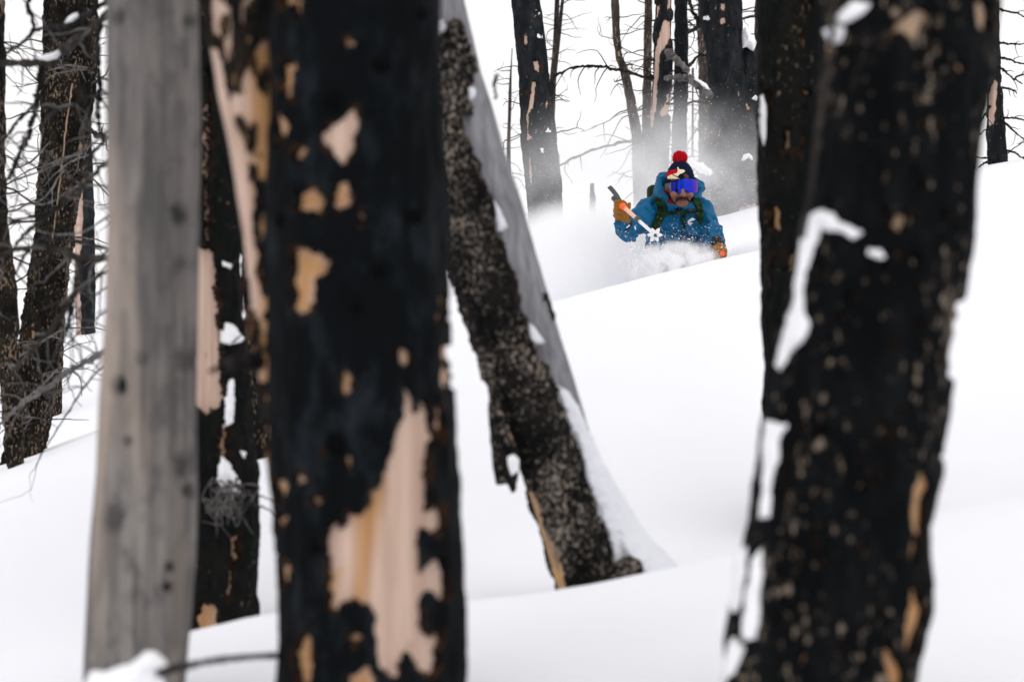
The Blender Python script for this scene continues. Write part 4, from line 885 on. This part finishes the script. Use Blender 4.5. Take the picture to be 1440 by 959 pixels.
V, F = surface_nets(f_jacket, np.array([0.56, 16.38, 0.32]), np.array([1.34, 17.36, 1.06]), 0.0075)
part('jacket', V, F, M['jacket'], person)
def f_trousers(p):
    legs = [sm_all([c_(p, J(935, 388, 17.14), J(924, 430, 16.80), 0.105, 0.085), c_(p, J(924, 430, 16.80), J(932, 498, 17.05), 0.082, 0.075)], 0.03),
            sm_all([c_(p, J(962, 388, 17.14), J(972, 430, 16.80), 0.105, 0.085), c_(p, J(972, 430, 16.80), J(966, 498, 17.05), 0.082, 0.075)], 0.03)]
    return sm_all([e_(p, J(948, 380, 17.15), (0.165, 0.125, 0.10))] + legs, 0.04) - 0.006 * fbm(p * 14, 3, 230)
V, F = surface_nets(f_trousers, np.array([0.70, 16.55, -0.22]), np.array([1.26, 17.36, 0.62]), 0.014)
part('trousers', V, F, M['trousers'], person)

def f_hat(p):
    d = e_(p, J(956.5, 253, 16.872), (0.084, 0.103, 0.116))
    px, py = proj(p)
    cut = (CY - 257) / FPX * p[:, 1] - p[:, 2]
    return smin(np.maximum(d, cut), np.maximum(np.abs(e_(p, J(956.5, 253, 16.872), (0.086, 0.105, 0.118))) - 0.006, np.abs(cut + 0.012) - 0.012), 0.005) - 0.0018 * np.sin(p[:, 0] * 700)
V, F = surface_nets(f_hat, J(956, 253, 16.87) - 0.14, J(956, 253, 16.87) + 0.15, 0.0045)
hat = part('bobble_hat', V, F, M['navy'], person)
pc = J(956, 222.5, 16.87)
def f_pom(p):
    q = p - pc; r = np.linalg.norm(q, axis=1); u = q / np.maximum(r, 1e-6)[:, None]
    return r - 0.041 * (1 + 0.22 * noise(u * 9, 240) + 0.12 * noise(u * 19, 241))
V, F = surface_nets(f_pom, pc - 0.06, pc + 0.06, 0.0028)
part('pompom', V, F, M['red'], hat)

def decal(name, poly, sdf, d, mat, parent, off=0.0015, th=0.0025, res=0.003, front=None, depth=0.12):
    """thin raised piece lying on the surface of sdf, inside an outline"""
    pa = np.array([P(x, y, d) for x, y in poly]); lo, hi = pa.min(0), pa.max(0)
    lo = lo - np.array([0.012, depth, 0.012]); hi = hi + np.array([0.012, depth, 0.012])
    def f(p):
        x, y = proj(p)
        s = poly_sd(x, y, poly) / (FPX / d)
        return np.maximum(np.abs(sdf(p) - off) - th, -s)
    V, F = surface_nets(f, lo, hi, res)
    if front is not None and len(V):
        bad = V[:, 1] > front; keep = ~bad[F].any(1)
        if keep.any(): V, F, _ = drop_loose(V, F[keep])
    if len(F) == 0: return None
    return part(name, V, F, mat, parent)
hc = 16.87
f_hs = lambda p: e_(p, J(956.5, 253, 16.872), (0.084, 0.103, 0.116))
decal('red_block', [(936, 251), (938, 243), (942, 239.5), (950, 238), (953, 241), (950, 245), (944, 247), (937, 249.5)], f_hs, 16.8, M['red'], hat, 0.003, 0.0022, front=hc)
decal('cream_emblem', [(938, 249), (944, 245.5), (952, 243.5), (953, 240), (952, 236.5), (953.5, 234.5), (955, 238), (958, 238.6), (962, 238.8), (963.5, 241.5), (960, 244), (956, 245), (953, 248.5), (957, 252.5), (961, 254.2), (955, 253.5), (945, 254.8), (939, 252.5)], f_hs, 16.8, M['cream'], hat, 0.005, 0.0022, 0.0026, front=hc)
decal('emblem_line', [(944.5, 245.4), (946, 245), (961.5, 253.5), (960.5, 254.5)], f_hs, 16.8, M['navy'], hat, 0.008, 0.002, 0.0018, front=hc)
decal('brown_patch', [(961, 246), (964, 244), (967.5, 246.5), (969, 250), (966.5, 252.5), (962.5, 250.5)], f_hs, 16.8, M['brownpatch'], hat, 0.004, 0.0022, front=hc)

# goggles
gc = J(959.5, 263.6, 16.875)
def goggle_sheet(sc, R, th, notch=0.48):
    nu, nv = 49, 25; U = np.linspace(-1, 1, nu); out = []
    for k in (0, 1):
        u = U[:, None]; ext = (1 - np.abs(u) ** 4.5) ** (1 / 4.5) * 0.94 + 0.06 * (1 - np.abs(u))
        top = ext; bot = -ext + notch * np.exp(-((u - 0.02) / 0.24) ** 2) - 0.06 * (np.abs(u) < 0.6)
        v = bot + (top - bot) * np.linspace(0, 1, nv)[None]
        phi = u * 0.86 * sc + 0.07; rad = R - k * th - 0.006 * v * v
        X = gc[0] + rad * 0.98 * np.sin(phi); Y = gc[1] - (rad + 0.012) * np.cos(phi) ; Z = gc[2] + v * 0.0405 * sc
        out.append(np.stack(np.broadcast_arrays(X, Y, Z), -1).reshape(-1, 3))
    n = nu * nv; V = np.vstack(out); i = np.arange(nu - 1)[:, None]; j = np.arange(nv - 1)[None]
    Q = np.stack([i * nv + j, (i + 1) * nv + j, (i + 1) * nv + j + 1, i * nv + j + 1], -1).reshape(-1, 4)
    rim = [(a * nv, (a + 1) * nv) for a in range(nu - 1)] + [((nu - 1) * nv + a, (nu - 1) * nv + a + 1) for a in range(nv - 1)] + [((a + 1) * nv - 1 + nv, (a + 1) * nv - 1) for a in range(nu - 1)] + [(a + 1, a) for a in range(nv - 1)]
    side = np.array([(b_, a_, a_ + n, b_ + n) for a_, b_ in rim])
    F = np.vstack([Q, Q[:, ::-1] + n, side])
    across = np.tile(np.repeat((U + 1) / 2, nv), 2)
    return V, F, across
Vg, Fg, ac = goggle_sheet(1.14, 0.100, 0.03)
gog = part('goggles', Vg, Fg, M['black_plastic'], person)
Vg, Fg, ac = goggle_sheet(1.08, 0.108, 0.006)
part('lens', Vg, Fg, M['lens'], gog, attrs={'across': ac})
ph = np.linspace(0.85, 2 * np.pi - 0.85, 60)
bandv = []
for k, (rz, dr) in enumerate(((0.022, 0), (0.022, 0.005), (-0.022, 0.005), (-0.022, 0))):
    bandv.append(np.stack([gc[0] - 0.012 + (0.086 + dr) * np.sin(ph), gc[1] + 0.0 - (0.106 + dr) * np.cos(ph), np.full(60, gc[2] + rz)], -1))
V = np.stack(bandv, 1).reshape(-1, 3); i = np.arange(59)[:, None]; j = np.arange(4)[None]
F = np.stack([i * 4 + j, i * 4 + (j + 1) % 4, (i + 1) * 4 + (j + 1) % 4, (i + 1) * 4 + j], -1).reshape(-1, 4)
part('goggle_strap', V, F, M['grey_web'], gog)

def f_mous(p):
    d = 9.0
    for s in (-1, 1):
        d = np.minimum(d, smin(c_(p, J(960 + s * 0.5, 278.4, 16.742), J(960 + s * 6, 279.3, 16.75), 0.009, 0.0085), c_(p, J(960 + s * 6, 279.3, 16.75), J(960 + s * 10.5, 284.6, 16.776), 0.0085, 0.0045), 0.008))
    return d - 0.004 * fbm(p * np.array([120, 120, 40]), 2, 250)
V, F = surface_nets(f_mous, J(946, 290, 16.70) - np.array([0, 0.02, 0]), J(974, 270, 16.80) + np.array([0, 0.02, 0]), 0.0032)
part('moustache', V, F, M['hair'], person)
def f_gait(p):
    d = np.abs(e_(p, J(956, 276, 16.90), (0.093, 0.095, 0.115))) - 0.012
    px, py = proj(p)
    d = np.maximum(d, 16.855 + np.clip((px - 946) / 235, 0, 0.08) * 1.0 - p[:, 1] - np.clip((py - 276) / 235, 0, 0.06) * 1.0)
    d = np.maximum(d, p[:, 2] - (CY - 259) / FPX * p[:, 1]); d = np.maximum(d, (CY - 292) / FPX * p[:, 1] - p[:, 2])
    return d - 0.005 * fbm(p * 22, 3, 260)
V, F = surface_nets(f_gait, J(925, 302, 16.74), J(988, 256, 17.05), 0.006)
part('neck_gaiter', V, F, M['maroon'], person)

# gloves with separate fingers
def f_gl1(p):
    d = smin(e_(p, J(873, 295, 16.49), (0.042, 0.038, 0.052)), c_(p, J(874, 300, 16.50), J(876, 309, 16.53), 0.042, 0.046), 0.02)
    for i in range(4):
        y0 = 283.5 + 4.6 * i; L = (0.9, 1.0, 0.95, 0.8)[i]
        f = smin(c_(p, J(865.5, y0 + 1, 16.465), J(867, y0, 16.427), 0.0115), smin(c_(p, J(867, y0, 16.427), J(867 + 9 * L, y0 + 0.5, 16.410), 0.0112, 0.0108), c_(p, J(867 + 9 * L, y0 + 0.5, 16.410), J(868 + 12.5 * L, y0 + 2.2, 16.44), 0.0108, 0.010), 0.004), 0.004)
        d = smin(d, f, 0.002)
    d = smin(d, smin(c_(p, J(877, 303, 16.46), J(883, 296, 16.43), 0.015, 0.014), c_(p, J(883, 296, 16.43), J(885, 287, 16.44), 0.014, 0.011), 0.004), 0.005)
    return d - 0.0025 * fbm(p * 60, 3, 270)
V, F = surface_nets(f_gl1, J(858, 318, 16.37), J(892, 276, 16.62), 0.0036)
g1 = part('glove', V, F, M['glove'], person)
V, F = surface_nets(lambda p: c_(p, J(876, 308, 16.53), J(878, 313.5, 16.56), 0.046, 0.047) - 0.003 * fbm(p * 30, 2, 3), J(858, 332, 16.40), J(896, 292, 16.70), 0.006)
part('glove_cuff', V, F, M['cuff'], g1)
def f_gl2(p):
    d = smin(e_(p, J(1012.5, 354, 16.67), (0.044, 0.042, 0.042)), c_(p, J(1010, 350, 16.70), J(1007, 345, 16.73), 0.040, 0.045), 0.02)
    for i in range(4):
        x0 = 1005.5 + 4.4 * i; L = (0.85, 1.0, 1.0, 0.85)[i]
        f = smin(c_(p, J(x0, 348, 16.645), J(x0 + 0.6, 351, 16.612), 0.0115), smin(c_(p, J(x0 + 0.6, 351, 16.612), J(x0 + 1, 351 + 8.5 * L, 16.604), 0.0112, 0.0108), c_(p, J(x0 + 1, 351 + 8.5 * L, 16.612), J(x0 - 0.5, 352 + 12 * L, 16.64), 0.0125, 0.011), 0.004), 0.004)
        d = smin(d, f, 0.002)
    d = smin(d, smin(c_(p, J(1004, 352, 16.65), J(1006, 358, 16.61), 0.015, 0.014), c_(p, J(1006, 358, 16.61), J(1012, 361.5, 16.595), 0.014, 0.011), 0.004), 0.005)
    return d - 0.0025 * fbm(p * 60, 3, 280)
V, F = surface_nets(f_gl2, J(995, 372, 16.55), J(1028, 336, 16.80), 0.0036)
g2 = part('glove', V, F, M['glove'], person)
V, F = surface_nets(lambda p: c_(p, J(1008, 346, 16.72), J(1007, 343, 16.745), 0.0475, 0.048) - 0.003 * fbm(p * 30, 2, 3), J(992, 362, 16.62), J(1024, 328, 16.88), 0.006)
part('glove_cuff', V, F, M['cuff'], g2)
# jacket zips
jk = [o for o in person.children if o.name.startswith('jacket')][0]
M['zip'] = plain_mat('zip_tape', (0.004, 0.02, 0.035), 0.5, 0.3, 0.2, 60, bmp=0)
for poly in ([(955.4, 303), (956.8, 303), (961.6, 346), (960.0, 346)], [(962, 338), (966, 331), (970, 329), (969, 333), (965.5, 340)], [(897, 306), (898.6, 305.6), (905, 322), (903.6, 322.6)], [(990.5, 309), (1001, 313), (1000.6, 314.6), (990, 310.6)]):
    decal('zip', poly, f_jacket, 16.85, M['zip'], jk, 0.001, 0.0022, 0.0032, front=17.0, depth=0.24)
# snow stuck on the jacket
R = random.Random(4)
fx = [(866.5 + 0, 0)]
flecks = []
for k in range(0, 46, 2):
    if k < 16: cx0, cy0 = R.uniform(872, 898), R.uniform(312, 334)
    elif k < 36: cx0, cy0 = R.uniform(945, 978), R.uniform(306, 340)
    else: cx0, cy0 = R.uniform(992, 1006), R.uniform(318, 344)
    a0 = R.uniform(0, 3.14); L = R.uniform(0.6, 2.6); W = R.uniform(0.35, 0.75)
    ux, uy = math.cos(a0), math.sin(a0)
    flecks.append([(cx0 + ux * L - uy * W * 0.3, cy0 + uy * L + ux * W * .3), (cx0 - uy * W, cy0 + ux * W), (cx0 - ux * L, cy0 - uy * L), (cx0 + uy * W, cy0 - ux * W)])
flecks += [[(964, 308), (974, 306), (978, 309), (972, 311), (966, 316), (972, 318), (966, 319), (963, 313)], [(966, 315), (971, 313), (975, 314), (968, 318)], [(880, 320), (885, 316), (886, 317.5), (882, 321)], [(890, 314), (892, 314), (895, 323), (893, 323)], [(999, 341), (1005, 339), (1007, 341), (1001, 343)]]
Vs, Fs, off = [], [], 0
for fl_ in flecks:
    pa = np.array(fl_); c0 = pa.mean(0)
    d0 = 16.2 + np.arange(0, 0.9, 0.004); ray = np.array([P(c0[0], c0[1], d) for d in d0]); s = f_jacket(ray); h = np.argmax(s < 0)
    if s[h] >= 0: continue
    n = len(pa)
    ring = np.array([P(x, y, d0[h] - 0.001) for x, y in pa]); tip = P(c0[0], c0[1], d0[h] - 0.008)
    Vs.append(np.vstack([ring, tip[None]])); Fs += [(off + a_, off + (a_ + 1) % n, off + n) for a_ in range(n)]; off += n + 1
me = bpy.data.meshes.new('snow_flecks'); me.from_pydata([tuple(v - person_loc) for v in np.vstack(Vs)], [], Fs); me.update()
sf = link('snow_flecks', me, M['snow_lump'], person); sf['kind'] = 'stuff'

# backpack
bp_loc = J(948, 372, 17.24)
bp = empty('backpack', bp_loc); tag(bp, 'dark green backpack worn on the back of the blue jacket', 'backpack')
def f_pack(p):
    q = np.abs(p - J(946, 312, 17.25)) - np.array([0.125, 0.07, 0.19])
    d = np.linalg.norm(np.maximum(q, 0), axis=1) + np.minimum(q.max(1), 0) - 0.03
    return d - 0.008 * fbm(p * 12, 3, 290)
V, F = surface_nets(f_pack, J(946, 312, 17.25) - np.array([0.2, 0.14, 0.27]), J(946, 312, 17.25) + np.array([0.2, 0.14, 0.27]), 0.012)
part('pack_body', V, F, M['green'], bp)
for poly in ([(921, 276), (936, 284), (937.5, 300), (931, 313), (924, 324), (914, 323), (922, 305), (925, 292), (919, 280)], [(974, 278), (984, 279), (989, 292), (989, 310), (985, 318), (978.5, 306), (980, 292), (975, 286)]):
    decal('shoulder_strap', poly, f_jacket, 16.9, M['green'], bp, 0.006, 0.007, 0.005, front=17.02, depth=0.24)
decal('chest_strap', [(934, 299), (973.5, 295), (982, 295), (982, 299), (959, 302), (934, 303)], f_jacket, 16.9, M['green'], bp, 0.005, 0.005, 0.004, front=17.0, depth=0.2)
decal('strap_tail', [(959, 302), (964, 301), (965, 321), (961, 322)], f_jacket, 16.9, M['green'], bp, 0.005, 0.005, 0.004, front=17.0, depth=0.2)
decal('buckle', [(968, 294), (973, 293.6), (973, 300.5), (968, 300.8)], f_jacket, 16.9, M['black_plastic'], bp, 0.010, 0.007, 0.004, front=17.0, depth=0.2)

# ski poles
def seg(name, a, b, r0, r1, mat, parent, k=12, n=6):
    t_ = np.linspace(0, 1, n)[:, None]; V, F = tube(a * (1 - t_) + b * t_, np.linspace(r0, r1, n), k)
    return link(name, to_mesh_mixed(name, V - base_of(parent), F), mat, parent)
h0 = J(871, 286, 16.46); tip = J(921.5, 331, 15.86)
ax = (tip - h0) / np.linalg.norm(tip - h0)
def on(t_): return h0 + (tip - h0) * t_
sp = empty('ski_pole', tip); tag(sp, 'white ski pole with star basket swinging forward, held in the raised glove', 'ski pole', 'ski poles')
seg('grip', on(-0.16), on(0.08), 0.017, 0.016, M['black_plastic'], sp)
seg('grip_collar', on(0.08), on(0.17), 0.021, 0.017, M['orange'], sp)
seg('upper_shaft', on(0.17), on(0.52), 0.0125, 0.0115, plain_mat('faded_orange_paint', srgb(236, 178, 150), 0.4, 0.4, 0.12, 40, bmp=0), sp)
seg('clamp', on(0.50), on(0.57), 0.018, 0.017, M['grey_web'], sp)
seg('lower_shaft', on(0.55), on(0.985), 0.0105, 0.009, M['white_paint'], sp)
seg('tip', on(0.98), on(1.05), 0.007, 0.002, M['grey_web'], sp)
# star-shaped basket
B1 = np.cross(ax, [0, 0, 1.0]); B1 /= np.linalg.norm(B1); B2 = np.cross(ax, B1)
nA = 72; an = np.linspace(0, 2 * np.pi, nA, endpoint=False)
ro = 0.034 + 0.012 * (2 * np.abs(((6 * an / (2 * np.pi)) % 1) * 2 - 1) - 1); ri = np.full(nA, 0.011)
bc = on(0.99); nrm = -ax
def ring(r, o): return bc + nrm * o + r[:, None] * (np.cos(an)[:, None] * B1 + np.sin(an)[:, None] * B2)
V = np.vstack([ring(ro, 0.004), ring(ro, -0.004), ring(ri, -0.010), ring(ri, 0.006)]); j = np.arange(nA); k1 = (j + 1) % nA
F = np.vstack([np.stack([a_ * nA + j, a_ * nA + k1, b_ * nA + k1, b_ * nA + j], 1) for a_, b_ in ((0, 1), (1, 2), (2, 3), (3, 0))])
part('basket', V, F, M['white_paint'], sp, smooth=False)
st_ = catmull([J(872, 284, 16.47), J(867.5, 276, 16.52), J(861.5, 268, 16.56), J(856.5, 262.5, 16.58)], 5)
Vv = []
for i, p in enumerate(st_):
    wv = np.array([0.62, 0.1, 0.78]) * (0.013 if i < len(st_) - 2 else 0.011)
    wv = np.array([0.011, 0.0, 0.007]); nn = np.array([0.0, 0.007, 0.0])
    Vv += [p - wv - nn, p + wv - nn, p + wv + nn, p - wv + nn]
n_ = len(st_); i = np.arange(n_ - 1)[:, None]; j = np.arange(4)[None]
F = np.vstack([np.stack([i * 4 + j, i * 4 + (j + 1) % 4, (i + 1) * 4 + (j + 1) % 4, (i + 1) * 4 + j], -1).reshape(-1, 4), [[0, 3, 2, 1]], [[4 * n_ - 4, 4 * n_ - 3, 4 * n_ - 2, 4 * n_ - 1]]])
part('wrist_strap', np.array(Vv), F, M['grey_web'], sp, smooth=False)
a2, b2 = J(1016.5, 356.5, 16.575), J(985, 362, 17.45)
sp2 = empty('ski_pole', b2); tag(sp2, 'ski pole with orange grip end trailing behind the lowered glove', 'ski pole', 'ski poles')
d_ = (b2 - a2)
seg('grip_end', a2, a2 + d_ * 0.035, 0.015, 0.018, M['orange'], sp2, 14)
seg('grip', a2 + d_ * 0.035, a2 + d_ * 0.2, 0.016, 0.014, M['black_plastic'], sp2)
seg('shaft', a2 + d_ * 0.2, b2, 0.010, 0.008, M['grey_web'], sp2)

# ------------------------------------------------------------------ flying powder
def powder(name, label, c, radii, dens, nscale, lo, hi, seed, aniso=0.2, edge=1.0):
    bm = bmesh.new(); bmesh.ops.create_icosphere(bm, subdivisions=4, radius=1.0)
    me = bpy.data.meshes.new(name); bm.to_mesh(me); bm.free()
    o = link(name, me, None); o.location = tuple(c); o.scale = radii
    m = bpy.data.materials.new(name); m.use_nodes = True; t = m.node_tree; t.nodes.clear()
    out = t.nodes.new('ShaderNodeOutputMaterial'); v = t.nodes.new('ShaderNodeVolumePrincipled')
    v.inputs['Color'].default_value = (0.996, 0.996, 1.0, 1); v.inputs['Anisotropy'].default_value = aniso
    tc = t.nodes.new('ShaderNodeTexCoord')
    ln = t.nodes.new('ShaderNodeVectorMath'); ln.operation = 'LENGTH'; t.links.new(tc.outputs['Object'], ln.inputs[0])
    mr = t.nodes.new('ShaderNodeMapRange'); mr.interpolation_type = 'SMOOTHSTEP'
    mr.inputs['From Min'].default_value = 1.0; mr.inputs['From Max'].default_value = 1.0 - edge; mr.inputs['To Min'].default_value = 0; mr.inputs['To Max'].default_value = 1
    t.links.new(ln.outputs['Value'], mr.inputs['Value'])
    n = nnoise(t, nscale, 5, tuple(radii), 0.6, off=seed)
    nr = t.nodes.new('ShaderNodeMapRange'); nr.inputs['From Min'].default_value = lo; nr.inputs['From Max'].default_value = hi
    nr.interpolation_type = 'SMOOTHSTEP'
    t.links.new(n, nr.inputs['Value'])
    d = mathn(t, 'MULTIPLY', mathn(t, 'MULTIPLY', mr.outputs[0], nr.outputs[0]), dens)
    t.links.new(d, v.inputs['Density']); t.links.new(v.outputs[0], out.inputs['Volume'])
    me.materials.append(m); tag(o, label, 'snow powder', kind='stuff')
    return o
powder('snow_spray', 'billowing snow spray thrown up around the waist of the skier', J(955, 377, 16.72), (0.34, 0.38, 0.175), 110, 13, 0.46, 0.58, 2.0, edge=0.75)
powder('snow_spray', 'soft cloud of powder trailing beside the raised pole of the skier', J(825, 366, 18.0), (0.84, 1.5, 0.42), 15, 3.5, 0.30, 0.65, 5.0)
powder('snow_spray', 'thin veil of drifting powder before the far trunks', J(920, 270, 19.3), (1.40, 0.95, 0.82), 2.5, 2.2, 0.30, 0.70, 8.0)

# grains of snow in the air
NG = 26000
kind = rng.random(NG)
cen = np.where(kind[:, None] < 0.30, J(952, 368, 16.65), np.where(kind[:, None] < 0.55, J(850, 375, 17.2), J(930, 270, 19.2)))
spr = np.where(kind[:, None] < 0.30, [0.20, 0.18, 0.085], np.where(kind[:, None] < 0.55, [0.30, 0.3, 0.15], [0.62, 0.45, 0.28]))
pos = cen + rng.standard_normal((NG, 3)) * spr
siz = 0.0006 + 0.0014 * rng.random(NG) ** 4
siz[rng.random(NG) < 0.01] *= 1.8
NC = 1500                                    # coarser crumbs tossed off the top of the spray
q = rng.random(NC)
cpos = np.where(q[:, None] < 0.7, J(950, 363, 16.62), J(915, 358, 16.6)) + rng.standard_normal((NC, 3)) * np.where(q[:, None] < 0.7, [0.17, 0.14, 0.05], [0.10, 0.14, 0.045])
pos = np.vstack([pos, cpos]); siz = np.concatenate([siz, 0.0010 + 0.0034 * rng.random(NC) ** 3]); NG += NC
tet = np.array([[1, 1, 1], [1, -1, -1], [-1, 1, -1], [-1, -1, 1]], float)
V = (pos[:, None] + siz[:, None, None] * tet[None] * (0.6 + 0.8 * rng.random((NG, 4, 1)))).reshape(-1, 3)
F = (np.arange(NG)[:, None, None] * 4 + np.array([[0, 1, 2], [0, 3, 1], [0, 2, 3], [1, 3, 2]])[None]).reshape(-1, 3)
gr = link('snow_grains', to_mesh('snow_grains', V, F, False), M['snow_lump'])
tag(gr, 'fine snow grains sparkling in the air around the skier', 'snow grains', kind='stuff')
